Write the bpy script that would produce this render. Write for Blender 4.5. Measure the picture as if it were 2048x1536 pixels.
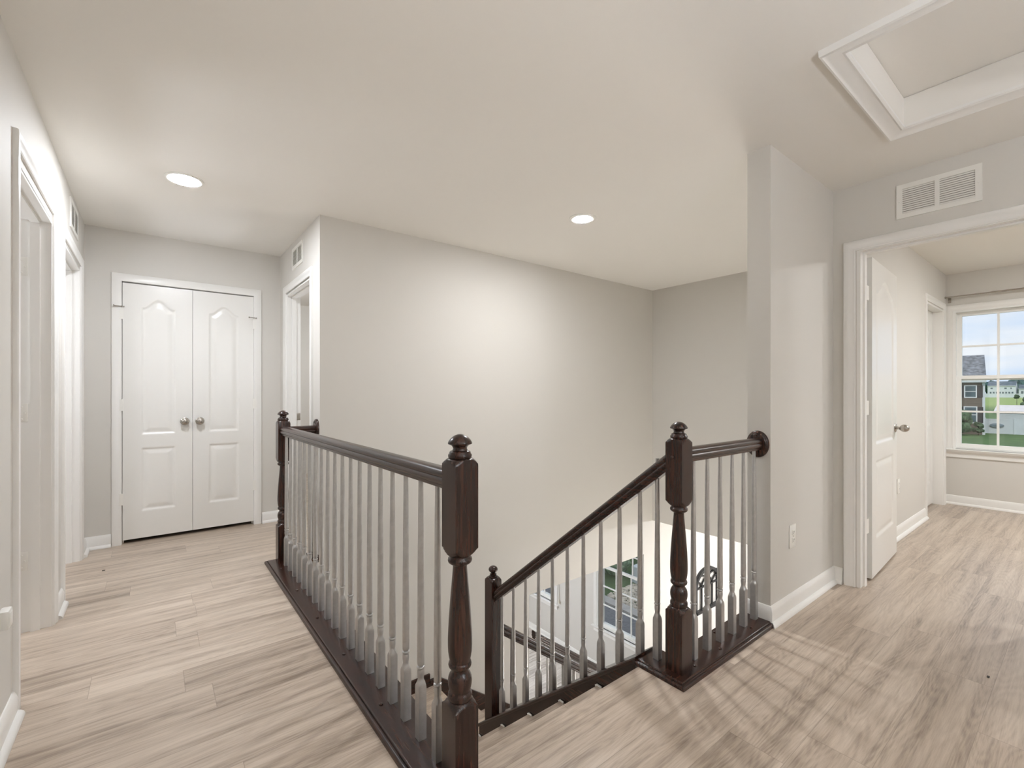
import bpy, bmesh, math, random
import numpy as np
from mathutils import Vector, Matrix
random.seed(7)
R = math.radians
sc = bpy.context.scene
for o in list(bpy.data.objects):
    bpy.data.objects.remove(o, do_unlink=True)
C = sc.collection

# ------------------------------------------------------------------ camera
EYE = 1.1785
cam = bpy.data.objects.new('camera', bpy.data.cameras.new('camera'))
C.objects.link(cam)
cam.data.sensor_width = 36.0
cam.data.sensor_fit = 'HORIZONTAL'
cam.data.lens = 919.37 / 2048 * 36.0
cam.data.shift_y = 17.7 / 2048
cam.data.clip_start = 0.02
cam.data.clip_end = 2000
cam.location = (0, 0, EYE)
cam.rotation_euler = (R(90), 0, -R(38.044))
sc.camera = cam

# ------------------------------------------------------------------ exposure
vs = sc.view_settings
vs.view_transform = 'Standard'
vs.look = 'None'
vs.gamma = 1.0
vs.use_curve_mapping = False
vs.exposure = 1.0
sc.cycles.use_denoising = True
sc.cycles.max_bounces = 12
sc.cycles.diffuse_bounces = 8
sc.cycles.sample_clamp_indirect = 6.0
sc.cycles.caustics_reflective = False
sc.cycles.caustics_refractive = False

# lamp strengths (radiance of the lamp lenses)
L_HALL = 200.0
L_STAIR = 320.0
L_FILL_UP = 180.0  # this and the strengths below belong to added, unseen fill lamps
L_FILL_GLOBE = 37.0
L_FILL_UP_ENTRY = 17.0
L_FILL_UP_SIDE = 8.0
L_FILL_UP_BATH = 5.0
L_FILL_BED = 46.0
L_FILL_BED_DOWN = 330.0
L_FILL_SIDE = 35.0
L_FILL_BATH = 40.0
L_FILL_FOYER = 150.0
L_FILL_FRONT = 135.0

# ------------------------------------------------------------------ world: pale blue sky with thin cloud
w = bpy.data.worlds.new('sky')
sc.world = w
w.use_nodes = True
nt = w.node_tree
nt.nodes.clear()
def wn(t, **k):
    n = nt.nodes.new(t)
    for a, b in k.items(): setattr(n, a, b)
    return n
out = wn('ShaderNodeOutputWorld'); bg = wn('ShaderNodeBackground')
tc = wn('ShaderNodeTexCoord'); mp = wn('ShaderNodeMapping'); nz = wn('ShaderNodeTexNoise')
mp.inputs['Scale'].default_value = (1.5, 1.5, 7.0)
nz.inputs['Scale'].default_value = 2.6; nz.inputs['Detail'].default_value = 6
rp = wn('ShaderNodeValToRGB')
rp.color_ramp.elements[0].position = .40; rp.color_ramp.elements[0].color = (.62, .755, .98, 1)
rp.color_ramp.elements[1].position = .60; rp.color_ramp.elements[1].color = (.87, .90, .97, 1)
nt.links.new(tc.outputs['Generated'], mp.inputs['Vector'])
nt.links.new(mp.outputs['Vector'], nz.inputs['Vector'])
nt.links.new(nz.outputs['Fac'], rp.inputs['Fac'])
nt.links.new(rp.outputs['Color'], bg.inputs['Color'])
bg.inputs['Strength'].default_value = 0.55
nt.links.new(bg.outputs['Background'], out.inputs['Surface'])

sun = bpy.data.objects.new('sun', bpy.data.lights.new('sun', 'SUN'))
C.objects.link(sun)
sun.data.energy = 1.1
sun.data.angle = R(8)
sun.data.color = (1, .96, .9)
sun.rotation_euler = (R(38), 0, R(-60))

# ------------------------------------------------------------------ materials
def new_mat(name):
    m = bpy.data.materials.new(name)
    m.use_nodes = True
    return m, m.node_tree, m.node_tree.nodes['Principled BSDF']
def srgb(r, g, b):
    f = lambda c: c / 12.92 if c <= .04045 else ((c + .055) / 1.055) ** 2.4
    return (f(r / 255), f(g / 255), f(b / 255), 1)
def plain(name, col, rough=.5, metal=0.0, bump=0.0, bscale=300.0, vary=0.0, vscale=4.0, spec=.5):
    m, t, p = new_mat(name)
    p.inputs['Base Color'].default_value = col
    p.inputs['Roughness'].default_value = rough
    p.inputs['Metallic'].default_value = metal
    p.inputs['Specular IOR Level'].default_value = spec
    c = t.nodes.new('ShaderNodeTexCoord')
    if bump:
        n = t.nodes.new('ShaderNodeTexNoise'); n.inputs['Scale'].default_value = bscale
        n.inputs['Detail'].default_value = 3
        b = t.nodes.new('ShaderNodeBump'); b.inputs['Strength'].default_value = bump
        b.inputs['Distance'].default_value = .002
        t.links.new(c.outputs['Object'], n.inputs['Vector'])
        t.links.new(n.outputs['Fac'], b.inputs['Height'])
        t.links.new(b.outputs['Normal'], p.inputs['Normal'])
    if vary:
        n = t.nodes.new('ShaderNodeTexNoise'); n.inputs['Scale'].default_value = vscale
        n.inputs['Detail'].default_value = 6
        r = t.nodes.new('ShaderNodeValToRGB')
        r.color_ramp.elements[0].position = .3
        r.color_ramp.elements[0].color = tuple(x * (1 - vary) for x in col[:3]) + (1,)
        r.color_ramp.elements[1].position = .7
        r.color_ramp.elements[1].color = tuple(min(1, x * (1 + vary)) for x in col[:3]) + (1,)
        t.links.new(c.outputs['Object'], n.inputs['Vector'])
        t.links.new(n.outputs['Fac'], r.inputs['Fac'])
        t.links.new(r.outputs['Color'], p.inputs['Base Color'])
    return m
def dark_wood(name, axis):
    m, t, p = new_mat(name)
    c = t.nodes.new('ShaderNodeTexCoord'); mp = t.nodes.new('ShaderNodeMapping')
    s = [38.0, 38.0, 38.0]; s['xyz'.index(axis)] = 2.2
    mp.inputs['Scale'].default_value = s
    n = t.nodes.new('ShaderNodeTexNoise'); n.inputs['Scale'].default_value = 2.4
    n.inputs['Detail'].default_value = 7; n.inputs['Roughness'].default_value = .62
    r = t.nodes.new('ShaderNodeValToRGB')
    r.color_ramp.elements[0].position = .36; r.color_ramp.elements[0].color = (.009, .0045, .0032, 1)
    r.color_ramp.elements[1].position = .68; r.color_ramp.elements[1].color = (.058, .0215, .0128, 1)
    t.links.new(c.outputs['Object'], mp.inputs['Vector']); t.links.new(mp.outputs['Vector'], n.inputs['Vector'])
    t.links.new(n.outputs['Fac'], r.inputs['Fac']); t.links.new(r.outputs['Color'], p.inputs['Base Color'])
    b = t.nodes.new('ShaderNodeBump'); b.inputs['Strength'].default_value = .12; b.inputs['Distance'].default_value = .001
    t.links.new(n.outputs['Fac'], b.inputs['Height']); t.links.new(b.outputs['Normal'], p.inputs['Normal'])
    p.inputs['Roughness'].default_value = .27
    p.inputs['Coat Weight'].default_value = .12
    p.inputs['Coat Roughness'].default_value = .22
    return m
def plank_floor(name, W=.178, L=1.22, rough=.30, tint=(1, 1, 1)):
    m, t, p = new_mat(name)
    N = t.nodes.new; K = t.links.new
    def math_(op, a, b=None, c=None):
        n = N('ShaderNodeMath'); n.operation = op
        for i, v in enumerate((a, b, c)):
            if v is None: continue
            if isinstance(v, (int, float)): n.inputs[i].default_value = v
            else: K(v, n.inputs[i])
        return n.outputs[0]
    def comb(x, y, z):
        n = N('ShaderNodeCombineXYZ')
        for i, v in enumerate((x, y, z)):
            if isinstance(v, (int, float)): n.inputs[i].default_value = v
            else: K(v, n.inputs[i])
        return n.outputs[0]
    c = N('ShaderNodeTexCoord'); s = N('ShaderNodeSeparateXYZ'); K(c.outputs['Object'], s.inputs[0])
    x, y = s.outputs[0], s.outputs[1]
    yw = math_('DIVIDE', math_('ADD', y, 20.03), W)
    row = math_('FLOOR', yw); fy = math_('FRACT', yw)
    w1 = N('ShaderNodeTexWhiteNoise'); w1.noise_dimensions = '1D'; K(row, w1.inputs['W'])
    xl = math_('ADD', math_('DIVIDE', math_('ADD', x, 30.0), L), math_('MULTIPLY', w1.outputs['Value'], 9.0))
    col = math_('FLOOR', xl); fx = math_('FRACT', xl)
    w2 = N('ShaderNodeTexWhiteNoise'); w2.noise_dimensions = '2D'
    K(comb(row, col, 0.0), w2.inputs['Vector'])
    rnd = w2.outputs['Value']
    off = math_('MULTIPLY', rnd, 37.0)
    # broad figure bands along the plank
    n1 = N('ShaderNodeTexNoise'); n1.inputs['Scale'].default_value = 1.0; n1.inputs['Detail'].default_value = 5
    n1.inputs['Roughness'].default_value = .6; n1.inputs['Distortion'].default_value = .15
    K(comb(math_('MULTIPLY', math_('ADD', x, off), 1.15), math_('MULTIPLY', math_('ADD', y, off), 24.0), off), n1.inputs['Vector'])
    # fine pores
    n2 = N('ShaderNodeTexNoise'); n2.inputs['Scale'].default_value = 1.0; n2.inputs['Detail'].default_value = 4
    n2.inputs['Roughness'].default_value = .7
    K(comb(math_('MULTIPLY', math_('ADD', x, off), 13.0), math_('MULTIPLY', y, 230.0), off), n2.inputs['Vector'])
    # cathedral rings: contour lines of a stretched smooth noise
    n3 = N('ShaderNodeTexNoise'); n3.inputs['Scale'].default_value = 1.0; n3.inputs['Detail'].default_value = 1.5
    K(comb(math_('MULTIPLY', math_('ADD', x, off), 1.1), math_('MULTIPLY', math_('ADD', y, off), 7.0), off), n3.inputs['Vector'])
    ring = math_('SINE', math_('MULTIPLY', n3.outputs['Fac'], 150.0))
    ring = math_('MULTIPLY', math_('ADD', ring, 1.0), .5)
    f = math_('ADD', math_('MULTIPLY', n1.outputs['Fac'], 1.0), math_('MULTIPLY', math_('SUBTRACT', n2.outputs['Fac'], .5), .46))
    f = math_('ADD', f, math_('MULTIPLY', math_('SUBTRACT', ring, .5), .075))
    f = math_('ADD', f, math_('MULTIPLY', math_('SUBTRACT', rnd, .5), .11))
    # thin dark pore streaks
    n4 = N('ShaderNodeTexNoise'); n4.inputs['Scale'].default_value = 1.0; n4.inputs['Detail'].default_value = 3
    K(comb(math_('MULTIPLY', math_('ADD', x, off), 3.2), math_('MULTIPLY', math_('ADD', y, off), 95.0), off), n4.inputs['Vector'])
    ms = N('ShaderNodeMapRange'); ms.inputs['From Min'].default_value = .56; ms.inputs['From Max'].default_value = .72
    K(n4.outputs['Fac'], ms.inputs['Value'])
    f = math_('SUBTRACT', f, math_('MULTIPLY', ms.outputs[0], .09))
    r = N('ShaderNodeValToRGB')
    e = r.color_ramp.elements
    e[0].position = .24; e[0].color = (.25 * tint[0], .195 * tint[1], .152 * tint[2], 1)
    e[1].position = .70; e[1].color = (.565 * tint[0], .475 * tint[1], .388 * tint[2], 1)
    k = e.new(.47); k.color = (.440 * tint[0], .358 * tint[1], .285 * tint[2], 1)
    K(f, r.inputs['Fac'])
    # seams
    sy = math_('LESS_THAN', math_('MINIMUM', fy, math_('SUBTRACT', 1.0, fy)), .0045)
    sx = math_('LESS_THAN', math_('MINIMUM', fx, math_('SUBTRACT', 1.0, fx)), .0009)
    seam = math_('MAXIMUM', sy, sx)
    mx = N('ShaderNodeMix'); mx.data_type = 'RGBA'
    K(math_('MULTIPLY', seam, .45), mx.inputs['Factor'])
    K(r.outputs['Color'], mx.inputs['A']); mx.inputs['B'].default_value = (.16, .12, .09, 1)
    K(mx.outputs['Result'], p.inputs['Base Color'])
    b = N('ShaderNodeBump'); b.inputs['Strength'].default_value = .10; b.inputs['Distance'].default_value = .0015
    K(n2.outputs['Fac'], b.inputs['Height']); K(b.outputs['Normal'], p.inputs['Normal'])
    p.inputs['Roughness'].default_value = rough
    p.inputs['Specular IOR Level'].default_value = .45
    return m
def glass_mat(name):
    m = bpy.data.materials.new(name); m.use_nodes = True
    t = m.node_tree; t.nodes.clear()
    o = t.nodes.new('ShaderNodeOutputMaterial'); mx = t.nodes.new('ShaderNodeMixShader')
    tr = t.nodes.new('ShaderNodeBsdfTransparent'); gl = t.nodes.new('ShaderNodeBsdfGlossy')
    tr.inputs['Color'].default_value = (.97, .985, .98, 1)
    gl.inputs['Roughness'].default_value = .02
    mx.inputs[0].default_value = .05
    t.links.new(tr.outputs[0], mx.inputs[1]); t.links.new(gl.outputs[0], mx.inputs[2]); t.links.new(mx.outputs[0], o.inputs[0])
    return m
def lamp_mat(name, strength, col=(.94, .98, 1.05, 1)):
    m = bpy.data.materials.new(name); m.use_nodes = True
    t = m.node_tree; t.nodes.clear()
    o = t.nodes.new('ShaderNodeOutputMaterial'); e = t.nodes.new('ShaderNodeEmission')
    e.inputs['Color'].default_value = col; e.inputs['Strength'].default_value = strength
    t.links.new(e.outputs[0], o.inputs[0])
    return m
def stripes(name, colA, colB, scale, axis='z', rough=.7):
    m, t, p = new_mat(name)
    c = t.nodes.new('ShaderNodeTexCoord'); wv = t.nodes.new('ShaderNodeTexWave')
    wv.wave_type = 'BANDS'; wv.bands_direction = axis.upper(); wv.wave_profile = 'SAW'
    wv.inputs['Scale'].default_value = scale; wv.inputs['Distortion'].default_value = 0
    r = t.nodes.new('ShaderNodeValToRGB')
    r.color_ramp.elements[0].position = .1; r.color_ramp.elements[0].color = colA
    r.color_ramp.elements[1].position = .3; r.color_ramp.elements[1].color = colB
    t.links.new(c.outputs['Object'], wv.inputs['Vector']); t.links.new(wv.outputs['Fac'], r.inputs['Fac'])
    t.links.new(r.outputs['Color'], p.inputs['Base Color']); p.inputs['Roughness'].default_value = rough
    return m

M = {}
M['wall'] = plain('wall_paint', (.64, .62, .582, 1), .62, bump=.10, bscale=260, spec=.3)
M['ceiling'] = plain('ceiling_paint', (.80, .78, .74, 1), .8, bump=.08, bscale=200, spec=.2)
M['trim'] = plain('trim_paint', (.80, .79, .765, 1), .30, bump=.03, bscale=120)
M['door'] = plain('door_paint', (.775, .765, .735, 1), .28, bump=.05, bscale=160)
M['white'] = plain('white_enamel', (.80, .79, .75, 1), .35, bump=.02, bscale=200)
M['slot'] = plain('dark_slot', (.05, .045, .04, 1), .8, vary=.2)
M['vent_back'] = plain('vent_shadow_box', (.40, .38, .345, 1), .8, vary=.1)
M['floor'] = plank_floor('plank_floor')
M['floor_low'] = plank_floor('entry_floor_window_tint', rough=.22, tint=(1.15, 1.28, 1.45))  # cool, lighter tint paints in window light reflected on the floor
M['wood_x'] = dark_wood('dark_stained_wood_x', 'x')
M['wood_y'] = dark_wood('dark_stained_wood_y', 'y')
M['wood_z'] = dark_wood('dark_stained_wood_z', 'z')
M['silver'] = plain('silver_paint', (.52, .515, .51, 1), .36, metal=.72, bump=.10, bscale=220, vary=.06, vscale=60)
M['nickel'] = plain('satin_nickel', (.46, .43, .39, 1), .26, metal=1.0, vary=.05, vscale=80)
M['glass'] = glass_mat('window_glass')
M['vinyl'] = plain('white_vinyl', (.82, .82, .80, 1), .4, bump=.02, bscale=100)
M['iron'] = plain('black_iron', (.018, .017, .017, 1), .55, bump=.15, bscale=150)
M['cord'] = plain('beige_cord', (.62, .56, .46, 1), .8, vary=.1, vscale=90)
M['l_hall'] = lamp_mat('lamp_hall', L_HALL)
M['l_stair'] = lamp_mat('lamp_stair', L_STAIR, (.97, .98, 1.0, 1))
M['fill_globe'] = lamp_mat('fill_lamp_globe', L_FILL_GLOBE)  # from here down, emission of the added fill lamps
M['fill_up'] = lamp_mat('fill_lamp_uplight', L_FILL_UP)
M['fill_up_entry'] = lamp_mat('fill_lamp_uplight_entry', L_FILL_UP_ENTRY, (1.03, .96, .87, 1))
M['fill_up_side'] = lamp_mat('fill_lamp_uplight_side', L_FILL_UP_SIDE)
M['fill_up_bath'] = lamp_mat('fill_lamp_uplight_bath', L_FILL_UP_BATH)
M['fill_bed'] = lamp_mat('fill_lamp_bedroom', L_FILL_BED, (.96, .99, 1.02, 1))
M['fill_bed_down'] = lamp_mat('fill_lamp_bedroom_down', L_FILL_BED_DOWN, (.98, .98, .98, 1))
M['fill_side'] = lamp_mat('fill_lamp_side_room', L_FILL_SIDE, (.95, .98, 1.03, 1))
M['fill_bath'] = lamp_mat('fill_lamp_bath', L_FILL_BATH, (.95, .98, 1.03, 1))
M['fill_foyer'] = lamp_mat('fill_lamp_foyer', L_FILL_FOYER, (.95, .98, 1.03, 1))
M['fill_front'] = lamp_mat('fill_lamp_front_room', L_FILL_FRONT, (.93, .98, 1.06, 1))
# outdoors
M['siding_brown'] = stripes('brown_siding', (.07, .055, .043, 1), (.150, .118, .092, 1), 2.1)
M['siding_white'] = stripes('pale_siding', (.45, .48, .52, 1), (.66, .70, .74, 1), 1.6)
M['roof'] = plain('grey_shingle', (.15, .16, .18, 1), .9, vary=.6, vscale=2.6)
M['roof_far'] = plain('slate_grey_roof', (.10, .13, .16, 1), .9, vary=.25, vscale=.8)
M['roof_white'] = plain('pale_roof', (.60, .57, .58, 1), .7, vary=.06, vscale=1.0)
M['shutter'] = plain('dark_shutter', (.035, .032, .035, 1), .7, vary=.2, vscale=6)
M['ext_white'] = plain('white_outdoor_trim', (.68, .70, .72, 1), .5, vary=.04, vscale=2)
M['ext_glass'] = plain('house_window_glass', (.06, .10, .12, 1), .08, vary=.4, vscale=2.0)
M['fence'] = plain('white_fence_vinyl', (.62, .66, .69, 1), .5, vary=.05, vscale=1.2)
M['oval'] = plain('blue_grey_plaque', (.18, .24, .28, 1), .5, vary=.3, vscale=5)
def ground_mat():
    m, t, p = new_mat('lawn_ground')
    c = t.nodes.new('ShaderNodeTexCoord'); n = t.nodes.new('ShaderNodeTexNoise')
    n.inputs['Scale'].default_value = .55; n.inputs['Detail'].default_value = 8; n.inputs['Roughness'].default_value = .7
    r = t.nodes.new('ShaderNodeValToRGB')
    r.color_ramp.elements[0].position = .3; r.color_ramp.elements[0].color = (.040, .085, .022, 1)
    r.color_ramp.elements[1].position = .7; r.color_ramp.elements[1].color = (.095, .175, .046, 1)
    s = t.nodes.new('ShaderNodeSeparateXYZ'); mr = t.nodes.new('ShaderNodeMapRange')
    mr.inputs['From Min'].default_value = 150; mr.inputs['From Max'].default_value = 205
    mx = t.nodes.new('ShaderNodeMix'); mx.data_type = 'RGBA'; mx.inputs['B'].default_value = (.25, .33, .10, 1)
    K = t.links.new
    K(c.outputs['Object'], n.inputs['Vector']); K(n.outputs['Fac'], r.inputs['Fac'])
    K(c.outputs['Object'], s.inputs[0]); K(s.outputs[0], mr.inputs['Value'])
    K(mr.outputs[0], mx.inputs['Factor']); K(r.outputs['Color'], mx.inputs['A'])
    K(mx.outputs['Result'], p.inputs['Base Color']); p.inputs['Roughness'].default_value = .9
    return m
M['ground'] = ground_mat()
M['leaf'] = plain('dark_leaf', (.050, .095, .040, 1), .7, vary=.6, vscale=5)
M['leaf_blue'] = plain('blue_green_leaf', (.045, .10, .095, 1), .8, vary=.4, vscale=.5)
M['leaf_pale'] = plain('fresh_leaf', (.22, .31, .19, 1), .6, vary=.75, vscale=14)  # paler leaf tone for the near shrubs
M['bark'] = plain('bark', (.09, .07, .05, 1), .9, vary=.3, vscale=9)
M['asphalt'] = plain('asphalt', (.13, .135, .15, 1), .8, vary=.2, vscale=20)
M['concrete'] = plain('concrete', (.42, .39, .36, 1), .8, vary=.12, vscale=6)
M['pebble'] = plain('pale_pebble', (.60, .52, .42, 1), .7, vary=.35, vscale=12)

# ------------------------------------------------------------------ mesh helpers
def finish(name, bm, mat, parent=None, sharp=32, recalc=True):
    if recalc: bmesh.ops.recalc_face_normals(bm, faces=bm.faces)
    me = bpy.data.meshes.new(name)
    bm.to_mesh(me); bm.free()
    me.materials.append(mat)
    if sharp:
        me.polygons.foreach_set('use_smooth', [True] * len(me.polygons))
        me.set_sharp_from_angle(angle=R(sharp))
    o = bpy.data.objects.new(name, me)
    C.objects.link(o)
    if parent is not None: attach(o, parent)
    return o
def origin(o):
    p = Vector((0, 0, 0))
    while o is not None:
        p += o.location; o = o.parent
    return p
def attach(o, parent):
    """parent o, keeping its mesh where it was built (world coordinates)"""
    o.parent = parent
    base = root_loc(parent)
    o.location = Vector(o.location) - base
def root_loc(o):
    p = Vector((0, 0, 0))
    while o is not None:
        p += Vector(o.location); o = o.parent
    return p
def thing(name, label, cat, loc, group=None):
    o = bpy.data.objects.new(name, None); C.objects.link(o)
    o.location = loc; o.empty_display_size = .1
    o['label'] = label; o['category'] = cat
    if group: o['group'] = group
    return o
def tag(o, label, cat, group=None, kind=None):
    o['label'] = label; o['category'] = cat
    if group: o['group'] = group
    if kind: o['kind'] = kind
    return o
def setting(name, loc=(0, 0, 0)):
    o = bpy.data.objects.new(name, None); C.objects.link(o)
    o.location = loc; o.empty_display_size = .1; o['kind'] = 'structure'
    return o
def struct(o):
    o['kind'] = 'structure'; return o
def BM(): return bmesh.new()
def box(bm, x0, x1, y0, y1, z0, z1, bevel=0):
    v = [bm.verts.new((x, y, z)) for x in (x0, x1) for y in (y0, y1) for z in (z0, z1)]
    q = [(0, 1, 3, 2), (4, 6, 7, 5), (0, 4, 5, 1), (2, 3, 7, 6), (0, 2, 6, 4), (1, 5, 7, 3)]
    fs = [bm.faces.new([v[i] for i in f]) for f in q]
    if bevel:
        es = list({e for f in fs for e in f.edges})
        bmesh.ops.bevel(bm, geom=es, offset=bevel, segments=2, affect='EDGES', profile=.5)
    return bm
def loft(bm, rings, cap=True, closed=True):
    R_ = [[bm.verts.new(p) for p in r] for r in rings]
    n = len(rings[0])
    for a, b in zip(R_[:-1], R_[1:]):
        for i in range(n if closed else n - 1):
            j = (i + 1) % n
            bm.faces.new((a[i], a[j], b[j], b[i]))
    if cap:
        bm.faces.new(R_[0][::-1]); bm.faces.new(R_[-1])
    return bm
def lathe(bm, prof, at=(0, 0, 0), axis='z', n=28):
    """prof: list of (radius, height along axis)"""
    ex = {'z': ((1, 0, 0), (0, 1, 0), (0, 0, 1)), 'x': ((0, 1, 0), (0, 0, 1), (1, 0, 0)), 'y': ((0, 0, 1), (1, 0, 0), (0, 1, 0)),
          '-x': ((0, 0, 1), (0, 1, 0), (-1, 0, 0)), '-y': ((1, 0, 0), (0, 0, 1), (0, -1, 0)), '-z': ((0, 1, 0), (1, 0, 0), (0, 0, -1))}[axis]
    u, v, a = map(Vector, ex); at = Vector(at)
    rings = []
    for r, h in prof:
        r = max(r, 1e-4)
        rings.append([at + a * h + u * (r * math.cos(2 * math.pi * i / n)) + v * (r * math.sin(2 * math.pi * i / n)) for i in range(n)])
    return loft(bm, rings)
def turned(bm, half, prof, at=(0, 0, 0), n=40):
    """a square post turned on a lathe: min(square, lathe radius) at each height. prof: (z, R)"""
    at = Vector(at); rings = []
    for z, r in prof:
        ring = []
        for i in range(n):
            a = 2 * math.pi * i / n + math.pi / 4
            sq = half / max(abs(math.cos(a)), abs(math.sin(a)))
            q = min(sq, r)
            ring.append(at + Vector((q * math.cos(a), q * math.sin(a), z)))
        rings.append(ring)
    return loft(bm, rings)
def sweep(bm, stations, cap=True):
    """stations: list of point lists (closed profile) joined in order"""
    return loft(bm, [[Vector(p) for p in s] for s in stations], cap)
def prism(bm, poly, axis, a, b):
    """extrude a 2-D polygon along an axis; poly in the other two axes in xyz order"""
    def P(q, t):
        return {'x': (t, q[0], q[1]), 'y': (q[0], t, q[1]), 'z': (q[0], q[1], t)}[axis]
    return loft(bm, [[P(q, a) for q in poly], [P(q, b) for q in poly]])
def tube(bm, pts, r, n=10):
    pts = [Vector(p) for p in pts]; rings = []
    for i, p in enumerate(pts):
        d = (pts[min(i + 1, len(pts) - 1)] - pts[max(i - 1, 0)]).normalized()
        u = d.cross(Vector((0, 0, 1)))
        if u.length < 1e-3: u = d.cross(Vector((0, 1, 0)))
        u.normalize(); v = d.cross(u)
        rings.append([p + u * (r * math.cos(2 * math.pi * k / n)) + v * (r * math.sin(2 * math.pi * k / n)) for k in range(n)])
    return loft(bm, rings)
def slab(bm, axis, p0, p1, a0, a1, z0, z1, holes=()):
    """a wall: thickness p0..p1 across `axis`, a0..a1 along the other, with rectangular holes (a0,a1,z0,z1)"""
    As = sorted({a0, a1} | {min(max(h[i], a0), a1) for h in holes for i in (0, 1)})
    Zs = sorted({z0, z1} | {min(max(h[i], z0), z1) for h in holes for i in (2, 3)})
    # merge cells column by column to keep few boxes
    for i in range(len(As) - 1):
        am = (As[i] + As[i + 1]) / 2; run = None
        for j in range(len(Zs) - 1):
            zm = (Zs[j] + Zs[j + 1]) / 2
            solid = not any(h[0] < am < h[1] and h[2] < zm < h[3] for h in holes)
            if solid:
                if run is None: run = [Zs[j], Zs[j + 1]]
                else: run[1] = Zs[j + 1]
            if (not solid or j == len(Zs) - 2) and run:
                if axis == 'x': box(bm, p0, p1, As[i], As[i + 1], *run)
                elif axis == 'y': box(bm, As[i], As[i + 1], p0, p1, *run)
                run = None
    return bm
def wall(name, *a, mat='wall', **k):
    return struct(finish(name, slab(BM(), *a, **k), M[mat], sharp=0))

# ------------------------------------------------------------------ dimensions (metres, from the photograph)
H = 2.44
XL, YC, XR, YB, XE, XC, Y1, XD, Y2 = -.400, 4.677, .9335, 3.4005, 4.860, 2.474, 1.030, 3.364, 1.145
T = .115
LOW = -3.0825            # entry floor
RISE, RUN = .2055, .2505

# ------------------------------------------------------------------ walls of the upper storey
D1 = (2.49, 3.27); D2 = (3.61, 4.41)
DH = 2.045
wall('wall_left', 'x', XL - T, XL, -4.6, YC + .115, -.02, H, holes=[(*D1, -.02, DH), (*D2, -.02, DH)])
CL = (-.19, .72)
wall('wall_closet', 'y', YC, YC + T, XL, XR + T, -.02, H, holes=[(*CL, -.02, DH + .005)])
DB = (3.63, 4.43)
wall('wall_hall_right', 'x', XR, XR + T, YB + T - .03, YC, -.02, H, holes=[(*DB, -.02, DH)])
OP = (2.87, 4.69)
bm = slab(BM(), 'y', YB, YB + T - .03, XR, 7.6, LOW, H, holes=[(OP[0], OP[1], LOW, -.777), (5.06, 7.6, -.30, H)])
box(bm, .66, XR, YB, YB + T - .03, LOW, -.02)
struct(finish('wall_stair_back', bm, M['wall'], sharp=0))
wall('wall_stair_end', 'x', XE, XE + T, Y2, YB, -.395, H)
wall('wall_divider', 'y', Y1, Y2, XC, 4.98, -.30, H)
wall('wall_right', 'x', XD, XD + .12, -4.6, Y1, -.02, H, holes=[(.13, .89, -.02, DH)])
wall('wall_rear', 'y', -4.72, -4.6, XL - T, 6.82, -.3, H)
# stairwell sides under the upper floor
bm = box(BM(), .66, .765, 1.03, YB, LOW, -.02)
box(bm, .765, 1.70, .98, 1.20, LOW, -.235)
struct(finish('wall_stairwell', bm, M['wall'], sharp=0))
bm = box(BM(), 1.70, 2.474, 1.03, 1.150, -.30, -.02)
struct(finish('trim_1', bm, M['wall'], sharp=0))

# left side rooms, bath, closet, bedroom shells
wall('wall_side_far', 'x', -3.5, -3.4, 1.0, 4.792, -.02, H)
wall('wall_side_front', 'y', .9, 1.0, -3.5, XL - T, -.02, H)
wall('wall_side_back', 'y', 4.792, 4.90, -3.5, XL - T, -.02, H)
wall('wall_bath_far', 'y', 7.1, 7.2, XR, 3.1, -.02, H)
wall('wall_bath_right', 'x', 3.0, 3.1, YB + T - .03, 7.1, -.02, H)
wall('wall_bath_left', 'x', XR, XR + T, YC + T, 7.1, -.02, H)
bm = BM()
box(bm, XL, XR, YC + .75, YC + .80, -.02, H); box(bm, XL - .02, XL, YC + T, YC + .8, -.02, H)
struct(finish('wall_closet_back', bm, M['wall'], sharp=0))
BW = 6.70
wall('wall_bedroom_left', 'y', 1.015, 1.125, XD + .12, BW + .12, -.30, H, holes=[(5.79, 6.55, -.30, DH)])
WY0, WY1, WZ0, WZ1 = .045, .955, .585, 2.045
wall('wall_bedroom_window', 'x', BW, BW + .14, -4.6, 1.125, -.30, H, holes=[(WY0, WY1, WZ0, WZ1)])

# ceiling with the attic opening
HX0, HX1, HY0, HY1 = 2.006, 2.795, -.02, .572
bm = slab(BM(), 'y', 0, 1, 0, 1, 0, 1)
bm.free()
bm = BM()
for (x0, x1, y0, y1) in ((-3.5, HX0, -4.72, 8.9), (HX1, 6.84, -4.72, 8.9), (HX0, HX1, -4.72, HY0), (HX0, HX1, HY1, 8.9)):
    box(bm, x0, x1, y0, y1, H, H + .13)
struct(finish('ceiling', bm, M['ceiling'], sharp=0))

# floors
bm = BM()
for b in ((XL - T, .70, -4.6, 4.70), (.70, XR + .05, 3.47, 4.70), (.70, 1.71, -4.6, 1.215), (1.71, XD + .13, -4.6, 1.10),
          (XD + .13, BW, -4.6, 1.13), (-3.4, XL - T, 1.0, 4.79)):
    box(bm, b[0], b[1], b[2], b[3], -.02, 0)
box(bm, XR + .05, 3.0, 3.52, 7.1, -.02, 0)
box(bm, XL, XR + .05, 4.70, 5.43, -.02, 0)
# rounded nosing of the top step
prism(bm, [(1.215, 0), (1.226, -.003), (1.230, -.010), (1.226, -.018), (1.215, -.02)], 'x', .767, 1.655)
struct(finish('floor', bm, M['floor'], sharp=0))

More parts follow.
